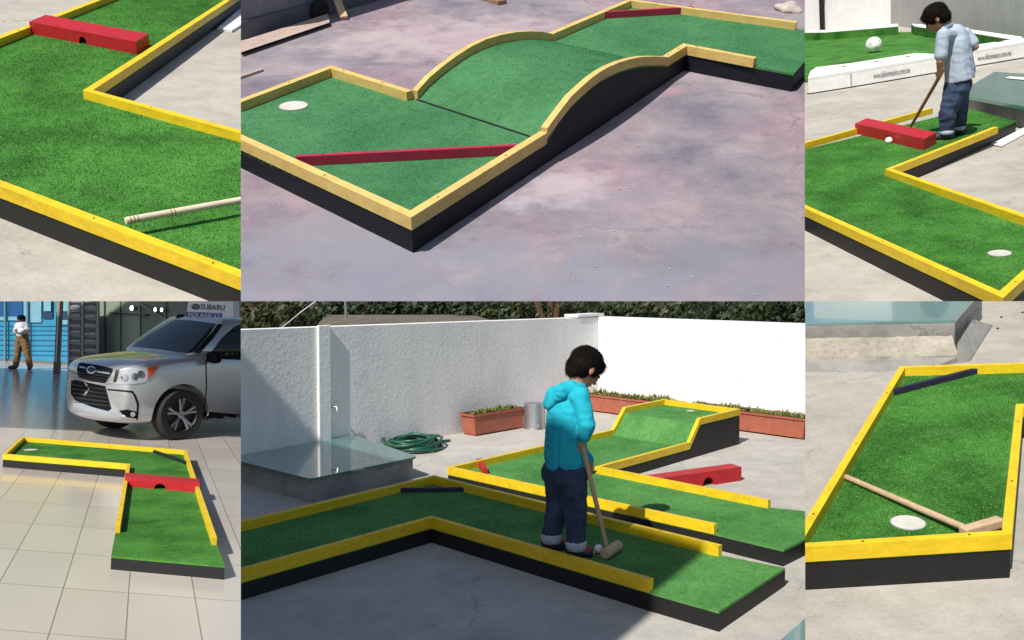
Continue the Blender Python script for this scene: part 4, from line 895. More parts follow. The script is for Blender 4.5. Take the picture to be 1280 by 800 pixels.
def cut_hem(bm):
    n_ = (hem1 - hem0).cross(Vector((.1, .95, 0))).normalized(); n_ = n_ if n_.z > 0 else -n_
    r = bmesh.ops.bisect_plane(bm, geom=bm.verts[:] + bm.edges[:] + bm.faces[:], plane_co=hem0, plane_no=n_, clear_inner=True)
    bmesh.ops.holes_fill(bm, edges=[e for e in r['geom_cut'] if isinstance(e, bmesh.types.BMEdge)], sides=0)
hood_shirt = body(P, 'hoodie', ft, .006, 'turq', boy, smooth=6, wrinkle=.005, wscale=17, clipfn=cut_hem)
hood = [('cap', J(714, 484, .0), J(693, 492, .06), .034, .040), ('cap', J(693, 492, .03), J(684, 505, .05), .042, .026), ('cap', J(700, 490, .0), J(690, 506, .0), .042, .03), ('cap', J(722, 486, -.02), J(702, 489, -.05), .022, .034), ('cap', J(702, 492, -.05), J(687, 508, -.01), .034, .020)]
body(P, 'hood', hood, .005, 'turq', boy, smooth=5, wrinkle=.004, wscale=22)
jn = [('cap', J(706, 580, .02) + Rt * .03, hipR + Rt * .0, .084, .083), ('cap', J(706, 580, .02) - Rt * .03, hipL, .084, .083), ('cap', hipR - Fw * .02, hipL - Fw * .02, .080, .080), ('cap', hipR, kneeR, .08, .060), ('cap', kneeR, ankR + Up * .03, .060, .050), ('cap', hipL, kneeL, .08, .060), ('cap', kneeL, ankL + Up * .03, .060, .050)]
je = body(P, 'jeans', jn, .006, 'denim', boy, smooth=5, wrinkle=.008, wscale=16)
for an in (ankR, ankL):
    mb = MB(P); mb.lathe(Vector((an.x, an.y, an.z - .012)), [(.048, 0), (.053, .008), (.055, .040), (.050, .048), (.044, .046)], 20); o = mb.build('jeans_cuff', 'denim_cuff', boy, smooth=50)
for an, dr in ((ankR, Vector((.95, -.12, 0))), (ankL, Vector((.9, .2, 0)))):
    dr.normalize(); f0 = Vector((an.x, an.y, zt + .03)) - dr * .025
    so = body(P, 'shoe', [('cap', f0, f0 + dr * .095 - Up * .006, .030, .024), ('cap', f0 + Up * .015, f0 + dr * .04 + Up * .015, .032, .026)], .005, 'shoe', boy, smooth=3)
    body(P, 'shoe_trim', [('cap', f0 + dr * .060 + Up * .012, f0 + dr * .092 + Up * .004, .022, .020)], .004, 'shoe_red', so, smooth=2)

# ---- boy in pale blue shirt
P = TR; g = P.g; zt = .10
D = g(1186, 173, zt).y
Fw = Vector((-.80, .60, 0)); Rt = Vector((.60, .80, 0))
lean = P.up
def J(x, y, dd=0.0): return P.d(x, y, D + dd)
bs = thing(P, 'person', (J(1190, 172).x, D, zt), 'boy in pale blue polo shirt looking down at his mallet by a red block', 'person')
pel = J(1196, 108, .02); hipR, hipL = pel + Rt * .055, pel - Rt * .055
kneeR, kneeL = J(1199, 138, .06), J(1185, 140, -.04)
ankR, ankL = J(1198, 163, .07), J(1183.5, 168.5, -.03); ankR.z = zt + .05; ankL.z = zt + .05
waist = J(1199, 90, .02); chest = J(1196, 56, .02); neck = J(1183, 31, .04)
shL, shR = J(1179, 43, -.08), J(1206, 42, .13); elL, elR = J(1175.5, 76, -.10), J(1219, 58, .08)
wrL = J(1175, 91, -.05); wrR = J(1196, 72, .24)
hc_ = J(1170.3, 22, .04); hs_ = .096; HR = frame(Vector((-.82, .45, 0)), rad(35))
hp_, hpf = head_prims(hc_, HR, hs_)
prims = hp_ + [('cap', neck - Up * .03, hc_ + HR @ Vector((0, -.25, -.5)) * hs_, .05, .046), ('cap', shR - Up * .01, elR, .030, .030), ('cap', elR, wrR, .030, .02), ('cap', shL - Up * .01, elL, .030, .030), ('cap', elL, wrL, .030, .022),
     ('cap', shR - Up * .01, shL - Up * .01, .032, .032), ('cap', neck - Up * .06, chest, .045, .07), ('cap', chest, waist, .07, .07), ('cap', waist, pel, .08, .08), ('cap', hipR, kneeR, .062, .045), ('cap', kneeR, ankR, .045, .030), ('cap', hipL, kneeL, .062, .045), ('cap', kneeL, ankL, .045, .030)]
for an, dr in ((ankR, Fw), (ankL, Fw)): prims += [('cap', Vector((an.x, an.y, zt + .028)), Vector((an.x, an.y, zt + .022)) + dr * .085, .024, .018)]
mh0, mh1 = J(1176.5, 92, -.03), g(1136, 162.5, zt + .02)
sd = (mh1 - mh0).normalized()
prims += hand_prims(wrL, None, sd * .8 + Vector((0, .1, -.3)), Vector((-.4, .6, 0)), .045, Vector((.3, .9, 0)), .7)
prims += hand_prims(wrR, None, Vector((-.5, .1, -.6)), Vector((0, -.6, .3)), .045, Vector((-.5, -.5, 0)), .7)
body(P, 'body', prims, .005, 'skin', bs, smooth=3)
face_parts(P, hpf, HR, hs_, bs, hair_cap(hpf, hs_, HR, -.45))
st = [('cap', J(1193, 44, .03), chest, .085, .098), ('cap', shR + Vector((-.005, 0, -.01)), shL + Vector((.01, 0, -.01)), .047, .049), ('cap', chest, J(1200, 85, .02), .098, .102), ('cap', chest - Rt * .03, J(1199.5, 98, 0) - Rt * .03, .088, .100), ('cap', chest + Rt * .03, J(1201, 90, .04) + Rt * .03, .088, .100), ('cap', J(1200, 85, .02), J(1200.5, 108, .02), .102, .108), ('cap', neck - Up * .04, neck, .055, .046),
      ('cap', shL, shL.lerp(elL, .78), .048, .047), ('cap', shR, shR.lerp(elR, .75), .047, .046)]
hm0, hm1 = J(1179, 106.5, -.05), J(1222, 93.5, .05)
def cut2(bm):
    n_ = (hm1 - hm0).cross(Vector((.3, .9, -.05))).normalized(); n_ = n_ if n_.z > 0 else -n_
    # the sleeves end above the hem, so one cut trims only the hem
    r = bmesh.ops.bisect_plane(bm, geom=bm.verts[:] + bm.edges[:] + bm.faces[:], plane_co=hm0, plane_no=n_, clear_inner=True)
    bmesh.ops.holes_fill(bm, edges=[e for e in r['geom_cut'] if isinstance(e, bmesh.types.BMEdge)], sides=0)
sh_ = body(P, 'polo_shirt', st, .006, 'shirt', bs, smooth=7, wrinkle=.0045, wscale=13, clipfn=cut2)
body(P, 'collar', [('cap', J(1179, 36, -.02), J(1187, 30.5, .0), .018, .022), ('cap', J(1187, 30.5, .0), J(1190, 31.5, .06), .022, .022)], .005, 'shirt', sh_, smooth=3)
jn = [('cap', J(1197, 102, .02) + Rt * .03, hipR, .086, .085), ('cap', J(1197, 102, .02) - Rt * .03, hipL, .086, .085), ('cap', hipR - Fw * .02, hipL - Fw * .02, .082, .082), ('cap', hipR, kneeR, .082, .062), ('cap', kneeR, ankR + Up * .03, .062, .052), ('cap', hipL, kneeL, .082, .064), ('cap', kneeL, ankL + Up * .03, .064, .054)]
body(P, 'jeans', jn, .006, 'denim', bs, smooth=5, wrinkle=.009, wscale=16)
for an in (ankR, ankL):
    mb = MB(P); mb.lathe(Vector((an.x, an.y, an.z - .008)), [(.048, 0), (.054, .006), (.055, .028), (.05, .034), (.044, .032)], 20); mb.build('jeans_cuff', 'denim_cuff', bs, smooth=50)
    f0 = Vector((an.x, an.y, zt + .03)) - Fw * .025
    body(P, 'shoe', [('cap', f0, f0 + Fw * .12 - Up * .006, .032, .026), ('cap', f0 + Up * .015, f0 + Fw * .04 + Up * .015, .034, .028)], .005, 'shoe', bs, smooth=3)
mt = thing(P, 'mallet', mh1, 'mallet held by the boy in pale blue polo shirt, its head behind the red block', 'mallet', 'minigolf mallets')
mb = MB(P); mb.tube([mh0 - sd * .04, mh0, mh1], [.012, .014, .012], 12); mb.build('handle', 'wood_dark', mt, smooth=40)
a = mh1 + Vector((-.05, -.04, 0)); b = mh1 + Vector((.06, .04, 0)); mb = MB(P); mb.tube([a, a.lerp(b, .05), a.lerp(b, .95), b], [.02, .024, .024, .02], 14); mb.build('head', 'wood_dark', mt, smooth=40)

# ================================================================== plot: car showroom
P = BL; g = P.g; vp = P.vp; zr, zt = .135, .085
def unit2(v): v = Vector((v[0], v[1])); return v.normalized()
def tile_mat():
    m, t, b = mat('showroom_tiles', .16, 0, .35)
    lines = []
    for (p0, p1, q0, k) in (((76, 591), (0, 727), (256, 575), 4), ((0, 652), (132, 661), (0, 685.5), 1)):
        a_, b_ = g(*p0), g(*p1); d = unit2(b_ - a_); n_ = Vector((-d.y, d.x)); o_ = n_.dot(a_.xy); step = (n_.dot(g(*q0).xy) - o_) / k; lines.append((n_, o_, step))
    tc = N(t, 'ShaderNodeTexCoord'); outs = []; ids = []
    for n_, o_, st_ in lines:
        dp = N(t, 'ShaderNodeVectorMath', operation='DOT_PRODUCT'); dp.inputs[1].default_value = (n_.x / st_, n_.y / st_, 0); t.links.new(tc.outputs['Object'], dp.inputs[0])
        ad = N(t, 'ShaderNodeMath', operation='SUBTRACT'); t.links.new(dp.outputs['Value'], ad.inputs[0]); ad.inputs[1].default_value = o_ / st_
        fl_ = N(t, 'ShaderNodeMath', operation='FLOOR'); t.links.new(ad.outputs[0], fl_.inputs[0]); ids.append(fl_.outputs[0])
        fr_ = N(t, 'ShaderNodeMath', operation='FRACT'); t.links.new(ad.outputs[0], fr_.inputs[0])
        pp = N(t, 'ShaderNodeMath', operation='PINGPONG'); t.links.new(fr_.outputs[0], pp.inputs[0]); pp.inputs[1].default_value = .5
        lt = N(t, 'ShaderNodeMath', operation='LESS_THAN'); t.links.new(pp.outputs[0], lt.inputs[0]); lt.inputs[1].default_value = .0035 / abs(st_); outs.append(lt.outputs[0])
    mx = N(t, 'ShaderNodeMath', operation='MAXIMUM'); t.links.new(outs[0], mx.inputs[0]); t.links.new(outs[1], mx.inputs[1])
    cb = N(t, 'ShaderNodeCombineXYZ'); t.links.new(ids[0], cb.inputs[0]); t.links.new(ids[1], cb.inputs[1])
    wn = N(t, 'ShaderNodeTexWhiteNoise'); t.links.new(cb.outputs[0], wn.inputs[0])
    c = ramp(t, wn.outputs[0], [(0, (.47, .43, .385)), (1, (.52, .48, .43))]).outputs[0]
    n1 = tex(t, .5, 3, .5); c = mixc(t, .6, c, ramp(t, n1.outputs[0], [(.3, (.82, .82, .82)), (.65, (1, 1, 1))]).outputs[0], 'MULTIPLY')
    c = mixc(t, mx.outputs[0], c, (.20, .185, .16)); t.links.new(c, b.inputs['Base Color'])
    n2 = tex(t, 3, 2); bump(t, b, n2.outputs[0], .02, .01)
    return m
M_['tiles'] = tile_mat()
slab(P, [(-60, 428), (330, 428), (330, 880), (-60, 880)], 'showroom_floor', 'tiles')
c = Course(P, zr, zt, 'yellow-railed L-shaped minigolf course on the tiled showroom floor before the car', 'turf_bright', base=g(180, 620), blades=6000)
BKc, LFc = g(232.5, 562.5, zr), g(27.5, 546, zr)
c.flat([g(4, 567.5, zr), LFc, BKc, g(281, 707.5, zt), g(139, 695, zt), g(159, 580, zr)])
ref = g(190, 572, zr)
c.rail([g(145, 657.5, zr), g(159, 580, zr), g(4, 567.5, zr), LFc, BKc, g(270.5, 672, zr)], ref, th=.028)
c.cup(g(38.5, 562.5, zt), .07)
c.done()
block(P, 'obstacle_block', 'red tunnel block across the course on the showroom tiles', 'obstacle block', g(155.5, 608, zt), g(249, 616, zt), g(247, 610, zt), .085, 'red', .48, .06, 'red tunnel blocks')
bar_obstacle(P, 'dark bar across the back right corner of the showroom course', g(192.5, 566, zt), g(236, 581.5, zt), .03, .03, 'black')

# storefront, poster racks, glass partition, column
def paint(name, c, rough=.4, spec=.5): M_[name] = simple(name, c, tuple(x * .85 for x in c), 2, rough, spec=spec, bs=0); return name
for nm, c_ in (('cyan_panel', (.03, .235, .40)), ('pale_cyan_panel', (.17, .38, .47)), ('deep_blue_panel', (.008, .075, .22)), ('navy_panel', (.012, .04, .10)), ('cyan_line', (.02, .17, .33)), ('mullion_blue', (.10, .22, .30)), ('plinth_grey', (.13, .135, .125)), ('green_glass', (.12, .155, .105)), ('green_glass_light', (.22, .28, .20)), ('poster_navy', (.015, .022, .045)), ('poster_streak', (.22, .24, .26)), ('poster_red', (.12, .02, .02)), ('frame_grey', (.22, .23, .23)), ('column_beige', (.30, .22, .13)), ('column_pale', (.34, .34, .36)), ('column_dark', (.03, .035, .03)), ('base_red', (.05, .012, .012))): paint(nm, c_)
S0, S1 = g(-60, 447.5), g(100, 457)
sf = thing(P, 'storefront', S0.lerp(S1, .5), 'bright blue panelled storefront behind the standing man', 'storefront')
def onS(par, nm, m, px_, off=.0, th=.03, A=None, B=None):
    A = A or S0; B = B or S1; d = (B - A).normalized(); n_ = Vector((d.y, -d.x, 0)); n_ = n_ if n_.y < 0 else -n_
    pts = [vp(*q, A, B) + n_ * off for q in px_]; mb = MB(P); mb.loops([pts, [p - n_ * th for p in pts]]); return mb.build(nm, m, par)
def rect(x0, y0, x1, y1): return [(x0, y0), (x1, y0), (x1, y1), (x0, y1)]
onS(sf, 'wall_panel', 'cyan_panel', [(-60, 360), (96, 360), (96, 457), (-60, 448)], 0, .2)
onS(sf, 'plinth', 'plinth_grey', [(-60, 445), (96, 453.5), (96, 457), (-60, 448)], .06, .05)
for x0, x1 in ((-40, 9), (11.5, 30)): onS(sf, 'window', 'deep_blue_panel', rect(x0, 362, x1, 395.3), .05, .04)
onS(sf, 'pale_band', 'pale_cyan_panel', rect(-60, 395.8, 31, 400.5), .05, .04)
onS(sf, 'pale_band', 'pale_cyan_panel', rect(31, 362, 53, 403), .05, .04)
onS(sf, 'window', 'navy_panel', rect(55, 362, 67, 398), .05, .04); onS(sf, 'window_pane', 'pale_cyan_panel', rect(57.5, 362, 66.5, 389), .10, .03)
onS(sf, 'pale_band', 'pale_cyan_panel', rect(76, 362, 86.5, 389), .05, .04); onS(sf, 'window', 'navy_panel', rect(76, 389.5, 86.5, 399.5), .05, .04); onS(sf, 'pale_band', 'pale_cyan_panel', rect(76, 400, 86.5, 405.5), .05, .04)
for y in (407, 412.5, 418, 424.5, 431, 437.5, 443):
    k = .05 * (y - 400) / 45; onS(sf, 'panel_joint', 'cyan_line', [(-60, y - 2.2 * k * 8), (86, y + 2 * k * 8), (86, y + 2 * k * 8 + .7), (-60, y - 2.2 * k * 8 + .7)], .03, .02)
for x in (10.2, 38.0): onS(sf, 'mullion', 'mullion_blue', rect(x - .9, 362, x + .9, 450), .14, .06)
cb_ = g(71, 467); cl = thing(P, 'column', cb_, 'slim showroom column with a dark foot, right of the standing man', 'column')
w1 = 5.2 / 1100 * cb_.y
mb = MB(P); mb.box(cb_ + Vector((0, 0, 2.2)), (w1 * 1.05, w1, 4.4)); mb.build('shaft', 'column_dark', cl)
mb = MB(P); mb.box(cb_ + Vector((-.01, -w1 * .5, 2.8)), (w1 * .72, .04, 2.3)); mb.build('face_panel', 'column_beige', cl)
mb = MB(P); mb.box(cb_ + Vector((.0, -w1 * .5, .98)), (w1 * .42, .04, 1.32)); mb.build('face_panel', 'column_pale', cl)
mb = MB(P); mb.box(cb_ + Vector((0, 0, .17)), (w1 * 1.25, w1 * 1.25, .34)); mb.build('foot', 'base_red', cl, bevel=.01)
G0, G1 = g(112, 468), g(345, 489)
gp = thing(P, 'glass_partition', G0.lerp(G1, .5), 'dim green glass partition behind the silver car', 'partition')
onS(gp, 'glass_wall', 'green_glass', [(112, 355), (345, 355), (345, 489), (112, 468)], 0, .1, G0, G1)
for x0, x1 in ((123, 130.5), (134, 151), (154, 176)): onS(gp, 'glass_sheet', 'green_glass_light', rect(x0, 355, x1, 440), .03, .02, G0, G1)
for x in (131.5, 208, 250): onS(gp, 'joint', 'frame_grey', rect(x - .5, 355, x + .5, 470), .05, .03, G0, G1)
onS(gp, 'shelf', 'column_dark', [(141, 390.5), (186, 393), (186, 395), (141, 392)], .1, .08, G0, G1)
onS(gp, 'brace', 'frame_grey', [(176, 379), (177.5, 378.5), (213, 400), (211.5, 401)], .09, .05, G0, G1)
onS(gp, 'upper_wall', 'plinth_grey', [(213, 355), (345, 355), (345, 420), (213, 414)], .04, .03, G0, G1)
lm, t_, b_ = mat('lit_lamp'); b_.inputs['Emission Color'].default_value = (1, .93, .8, 1); b_.inputs['Emission Strength'].default_value = 6; M_['lit_lamp'] = lm
dG = (G1 - G0).normalized(); nG = Vector((dG.y, -dG.x, 0)); nG = nG if nG.y < 0 else -nG
for x, y, r, lab in ((171, 385.3, 3.0, 'large round spotlight shining alone on the glass partition'), (200.3, 387.3, 2.3, 'left of two small spotlights side by side beside the roof sign'), (208.3, 387.6, 2.3, 'right of two small spotlights side by side beside the roof sign')):
    q = vp(x, y, G0, G1) + nG * .12; rr = r / 1100 * q.y; l = thing(P, 'spotlight', q, lab, 'lamp', 'spotlights on the partition'); ax = (dG, Vector((0, 0, 1)), nG)
    mb = MB(P); mb.lathe(q, [(rr * .7, -.1), (rr * 1.15, .0), (rr * 1.2, .03), (rr * 1.1, .035)], 18, ax); mb.build('housing', 'frame_grey', l); mb = MB(P); mb.lathe(q, [(rr, .036), (rr * .9, .045)], 18, ax); mb.build('bulb', 'lit_lamp', l)
R0, R1 = g(80, 467.5), g(128, 472)
pr = thing(P, 'poster_rack', R0.lerp(R1, .5), 'grey framed rack of dark car pictures between the column and the car', 'rack')
for x in (86.3, 103.7, 122.5): onS(pr, 'upright', 'frame_grey', rect(x - 1.1, 360, x + 1.1, 470), .02, .04, R0, R1)
onS(pr, 'back_sheet', 'frame_grey', rect(86, 360, 122.5, 468), -.03, .02, R0, R1)
R = random.Random(3)
for ci, (x0, x1) in enumerate(((87.6, 101.8), (105.6, 121))):
    for ri, y in enumerate((366, 377.5, 388.5, 399.5, 410, 420.5, 430.5, 440.5, 450.5)):
        lab = 'small dark car picture on the grey rack, %s column, %s row' % (('left', 'right')[ci], ('hidden top', 'topmost', 'second', 'third', 'fourth', 'fifth', 'sixth', 'seventh', 'lowest')[ri])
        if ri == 0: continue
        pc = onS(None, 'poster', 'poster_navy', rect(x0, y + .6, x1, y + 9.4), .01, .015, R0, R1); tag(pc, lab, 'poster', 'car pictures on the rack')
        ys = y + R.uniform(4.5, 7); onS(pc, 'picture_streak', 'poster_streak', [(x0 + .8, ys), (x0 + 5, ys - 1.4), (x1 - 3, ys - R.uniform(.5, 2)), (x1 - .8, ys + .4), (x1 - 1.2, ys + 1.8), (x0 + 1, ys + 1.9)], .016, .005, R0, R1)
        onS(pc, 'picture_ground', 'frame_grey', rect(x0 + .3, y + 8, x1 - .3, y + 9.2), .016, .005, R0, R1)
        if (ci, ri) in ((0, 6), (0, 3), (1, 4)): onS(pc, 'picture_patch', 'poster_red', rect(x0 + 3, y + 3, x0 + 8, y + 6), .020, .003, R0, R1)

# ---- the silver car
M_['silver'], t_, b_ = mat('silver_car_paint', .26, .55, .5, .7)
n_ = tex(t_, 400, 2); t_.links.new(ramp(t_, n_.outputs[0], [(.3, (.46, .47, .50)), (.7, (.55, .56, .60))]).outputs[0], b_.inputs['Base Color'])
for nm, c_, r_ in (('car_black', (.005, .005, .006), .8), ('tyre_rubber', (.018, .018, .018), .85), ('alloy', (.34, .34, .36), .35), ('alloy_dark', (.03, .03, .035), .5), ('lamp_glass', (.42, .44, .47), .08), ('amber', (.55, .07, .012), .15), ('chrome', (.6, .6, .62), .15), ('sign_white', (.72, .74, .76), .4), ('sign_blue', (.015, .05, .26), .4), ('sign_ink', (.02, .022, .03), .5)):
    M_[nm] = simple(nm, c_, tuple(x * .8 for x in c_), 12, r_, metallic=.9 if nm in ('chrome', 'alloy') else 0, bs=0)
M_['car_black'].node_tree.nodes['Principled BSDF'].inputs['Specular IOR Level'].default_value = .12
for k_, v_ in (('Specular IOR Level', .35), ('Coat Weight', .15)): M_['carglass'].node_tree.nodes['Principled BSDF'].inputs[k_].default_value = v_
CX = Vector((-.60, -.80, 0)).normalized(); CL = Vector((-CX.y, CX.x, 0)); CZ = Vector((0, 0, 1))   # forward, left, up
CL = CL if CL.x > 0 else -CL
CO = g(221, 549) - CX * 1.33 - CL * .79
def cp(x, y, z): return CO + CX * x + CL * y + CZ * z
def evalmods(bm, mods):
    me = bpy.data.meshes.new('tmp'); bm.to_mesh(me); bm.free(); o = bpy.data.objects.new('tmp', me); COL.objects.link(o); extra = []
    for kind, kw in mods:
        md = o.modifiers.new(kind, kind)
        for k, v in kw.items():
            if k == 'cut':
                m2 = bpy.data.meshes.new('cut'); v.to_mesh(m2); v.free(); o2 = bpy.data.objects.new('cut', m2); COL.objects.link(o2); extra.append(o2); md.object = o2; md.operation = 'DIFFERENCE'; md.solver = 'EXACT'
            else: setattr(md, k, v)
    bpy.context.view_layer.update(); me2 = bpy.data.meshes.new_from_object(o.evaluated_get(bpy.context.evaluated_depsgraph_get()))
    for q in [o] + extra: bpy.data.objects.remove(q)
    bm = bmesh.new(); bm.from_mesh(me2); bpy.data.meshes.remove(me2); return bm
def loft(stations, close=True):
    bm = bmesh.new(); rings = []
    for st in stations:
        half = st; pts = half + [(x, -y, z) for x, y, z in half[::-1] if abs(y) > 1e-6]
        rings.append([bm.verts.new(cp(*p)) for p in pts])
    n_ = len(rings[0])
    for a_, b_ in zip(rings, rings[1:]):
        for i in range(n_): bm.faces.new((a_[i], a_[(i + 1) % n_], b_[(i + 1) % n_], b_[i]))
    bm.faces.new(rings[0][::-1]); bm.faces.new(rings[-1]); bmesh.ops.recalc_face_normals(bm, faces=bm.faces[:]); return bm
def sec(x, w_, zb, zt_, wt, xs=0, crown=.04):
    """half section from the middle of the floor to the middle of the bonnet; xs pulls the middle forward (rounded nose)"""
    return [(x + xs, 0, zb), (x + xs * .6, w_ * .55, zb), (x, w_ * .93, zb + .02), (x, w_ * .985, zb + .16), (x, w_, zb + .36), (x, w_ * .985, zt_ - .20), (x, w_ * .965, zt_ - .08), (x, w_ * .945, zt_ - .035), (x + xs * .4, wt + .03, zt_ - .004), (x + xs * .4, wt - .03, zt_ + .002), (x + xs * .8, wt * .55, zt_ + crown * .7), (x + xs, 0, zt_ + crown)]
low = loft([sec(2.10, .72, .34, .82, .55, .16, .0), sec(2.04, .78, .25, .94, .62, .16, .01), sec(1.90, .84, .21, 1.02, .70, .10, .03), sec(1.70, .875, .20, 1.06, .74, .03), sec(1.33, .895, .20, 1.10, .76, 0, .05), sec(1.0, .90, .20, 1.13, .77, 0, .05), sec(.72, .90, .20, 1.14, .78), sec(.2, .90, .20, 1.15, .80, 0, .02), sec(-.8, .90, .20, 1.15, .80, 0, .02), sec(-1.6, .895, .20, 1.16, .79, 0, .02), sec(-2.05, .87, .24, 1.12, .74, -.04, .02), sec(-2.30, .78, .36, 1.02, .62, -.06, .02)])
cut = bmesh.new()
for x in (1.33, -1.31):
    for sy in (-1, 1):
        c0 = cp(x, sy * .66, .345); rings = []
        rings = [[c0 + CL * sy * o_ + (CX * math.cos(k * 2 * math.pi / 32) + CZ * math.sin(k * 2 * math.pi / 32)) * .40 for k in range(32)] for o_ in (0, .5)]
        vr = [[cut.verts.new(p) for p in r] for r in rings]
        for i in range(32): cut.faces.new((vr[0][i], vr[0][(i + 1) % 32], vr[1][(i + 1) % 32], vr[1][i]))
        cut.faces.new(vr[0][::-1]); cut.faces.new(vr[1])
bmesh.ops.recalc_face_normals(cut, faces=cut.faces[:])
low = evalmods(low, [('SUBSURF', dict(levels=2)), ('BOOLEAN', dict(cut=cut))])
def csec(x0, z0, w0): return None
cab = bmesh.new(); ringz = []
for z, xf, xr, wf, wr_ in ((1.06, 1.30, -2.05, .82, .74), (1.17, 1.13, -2.05, .855, .75), (1.38, .90, -1.98, .785, .68), (1.57, .66, -1.87, .715, .62), (1.63, .58, -1.80, .68, .58), (1.65, .50, -1.70, .62, .52), (1.66, .25, -1.45, .45, .40)):
    n_ = 7; pts = [(xf + .0, wf * .995), (xf - .08, wf * 1.0), (xf * .6 + xr * .4, (wf + wr_) / 2 + .05), (xr * .9 + xf * .1, wr_ + .01), (xr, wr_ * .8), (xr - .03, 0)]
    fr_ = [(xf + .10, 0), (xf + .085, wf * .5), (xf + .05, wf * .88), (xf + .035, wf * .95)]
    half = fr_ + pts; full = half + [(x, -y) for x, y in half[::-1] if abs(y) > 1e-6]; ringz.append([cab.verts.new(cp(x, y, z)) for x, y in full])
n_ = len(ringz[0])
for a_, b_ in zip(ringz, ringz[1:]):
    for i in range(n_): cab.faces.new((a_[i], a_[(i + 1) % n_], b_[(i + 1) % n_], b_[i]))
cab.faces.new(ringz[0][::-1]); cab.faces.new(ringz[-1]); bmesh.ops.recalc_face_normals(cab, faces=cab.faces[:])
cab = evalmods(cab, [('SUBSURF', dict(levels=2))])
car = thing(P, 'parked_car', CO, 'silver car with a white and blue roof sign parked on the showroom tiles', 'car')
allb = bmesh.new()
for q in (low, cab):
    me_ = bpy.data.meshes.new('t'); q.to_mesh(me_); allb.from_mesh(me_); bpy.data.meshes.remove(me_)
BV = BVHTree.FromBMesh(allb); allb.free()
def clipfinish(bm, nm, m, par, smooth=40):
    mb = MB(P); mb.bm.free(); mb.bm = bm; mb.clip(); return finish(bm, P, nm, m, par, None, smooth)
clipfinish(low, 'body', 'silver', car); clipfinish(cab, 'cabin', 'silver', car)
def patch(nm, m, px_, off=.006, par=None, res=5.0, th=.02):
    """a plate that follows the car's skin inside the outline seen in the photograph"""
    poly = [Vector((x, y, 0)) for x, y in px_]; bm = bmesh.new()
    try:
        f = bm.faces.new([bm.verts.new(p) for p in poly])
    except Exception: return
    bmesh.ops.triangulate(bm, faces=bm.faces[:])
    for _ in range(7):
        ed = [e for e in bm.edges if e.calc_length() > res]
        if not ed: break
        bmesh.ops.subdivide_edges(bm, edges=ed, cuts=1); bmesh.ops.triangulate(bm, faces=bm.faces[:])
    eye = Vector((0, 0, P.H)); hits = {}; miss = []
    for v in bm.verts:
        d = Vector(P.ray(v.co.x, v.co.y)).normalized(); loc, nr, ix, ds = BV.ray_cast(eye, d)
        if loc is None: miss.append((v, d))
        else: hits[v] = (eye + d * (ds - off), d)
    if not hits: bm.free(); return
    bmesh.ops.delete(bm, geom=[v for v, d in miss], context='VERTS')
    for v in [v for v in bm.verts if not v.link_faces]: hits.pop(v, None); bm.verts.remove(v)
    for v, (q, d) in hits.items(): v.co = q
    dirs = {v.index: d for v, (q, d) in hits.items()}
    bm.verts.index_update(); dl = {v: hits[v][1] for v in bm.verts}
    bnd = [e for e in bm.edges if len(e.link_faces) == 1]; r = bmesh.ops.extrude_edge_only(bm, edges=bnd)
    mean = Vector(P.ray(sum(x for x, y in px_) / len(px_), sum(y for x, y in px_) / len(px_))).normalized()
    bmesh.ops.translate(bm, verts=[v for v in r['geom'] if isinstance(v, bmesh.types.BMVert)], vec=mean * th)
    bmesh.ops.recalc_face_normals(bm, faces=bm.faces[:])
    mb = MB(P); mb.bm.free(); mb.bm = bm; mb.clip(); return finish(bm, P, nm, m, par or car, None, 35)
def z2(*pts): return [(80 + x / 4.37, 377 + y / 4.37) for x, y in pts]
patch('windscreen', 'carglass', z2((352, 243), (470, 168), (592, 97), (700, 103), (868, 125), (815, 200), (738, 288), (620, 275), (500, 258)))
patch('side_window', 'carglass', z2((782, 308), (860, 200), (930, 138), (1010, 105), (1010, 322)))
grs = [((74, 385), (250, 408)), ((74, 400), (240, 424)), ((80, 412), (232, 436))]
gr = patch('grille', 'car_black', z2((78, 338), (92, 332), (180, 345), (268, 366), (262, 388), (224, 446), (140, 434), (72, 412), (70, 370)))
patch('grille_bar', 'chrome', z2((84, 352), (118, 358), (118, 366), (84, 360)), .012, gr, 3); patch('grille_bar', 'chrome', z2((178, 376), (252, 388), (248, 398), (178, 385)), .012, gr, 3)
for (xa, ya), (xb, yb) in grs: patch('grille_slat', 'alloy_dark', z2((xa, ya), (xb, yb), (xb - 2, yb + 3.5), (xa, ya + 3.5)), .012, gr, 4)
for k in range(5): patch('intake_slat', 'alloy_dark', z2((44 + 3 * k, 450 + 24 * k), (228 + 6 * k, 480 + 22 * k), (228 + 6 * k, 484 + 22 * k), (44 + 3 * k, 454 + 24 * k)), .014, None, 4)
patch('emblem', 'chrome', z2(*[(149 + 27 * math.cos(a), 372 + 21 * math.sin(a)) for a in [k * math.pi / 10 for k in range(20)]]), .014, gr, 3); patch('emblem_field', 'sign_ink', z2(*[(149 + 20 * math.cos(a), 372 + 14 * math.sin(a)) for a in [k * math.pi / 8 for k in range(16)]]), .018, gr, 3)
patch('lower_intake', 'car_black', z2((38, 432), (60, 428), (225, 462), (240, 520), (258, 585), (240, 598), (150, 575), (60, 540), (36, 500)))
hl = patch('headlight', 'lamp_glass', z2((240, 446), (268, 388), (330, 368), (420, 360), (520, 351), (478, 405), (440, 442), (380, 452), (300, 450)), .008)
patch('indicator', 'amber', z2((458, 360), (522, 351), (490, 396), (458, 425)), .014, hl, 3)
patch('lamp_bezel', 'alloy_dark', z2((282, 372), (300, 372), (284, 440), (268, 440)), .014, hl, 3)
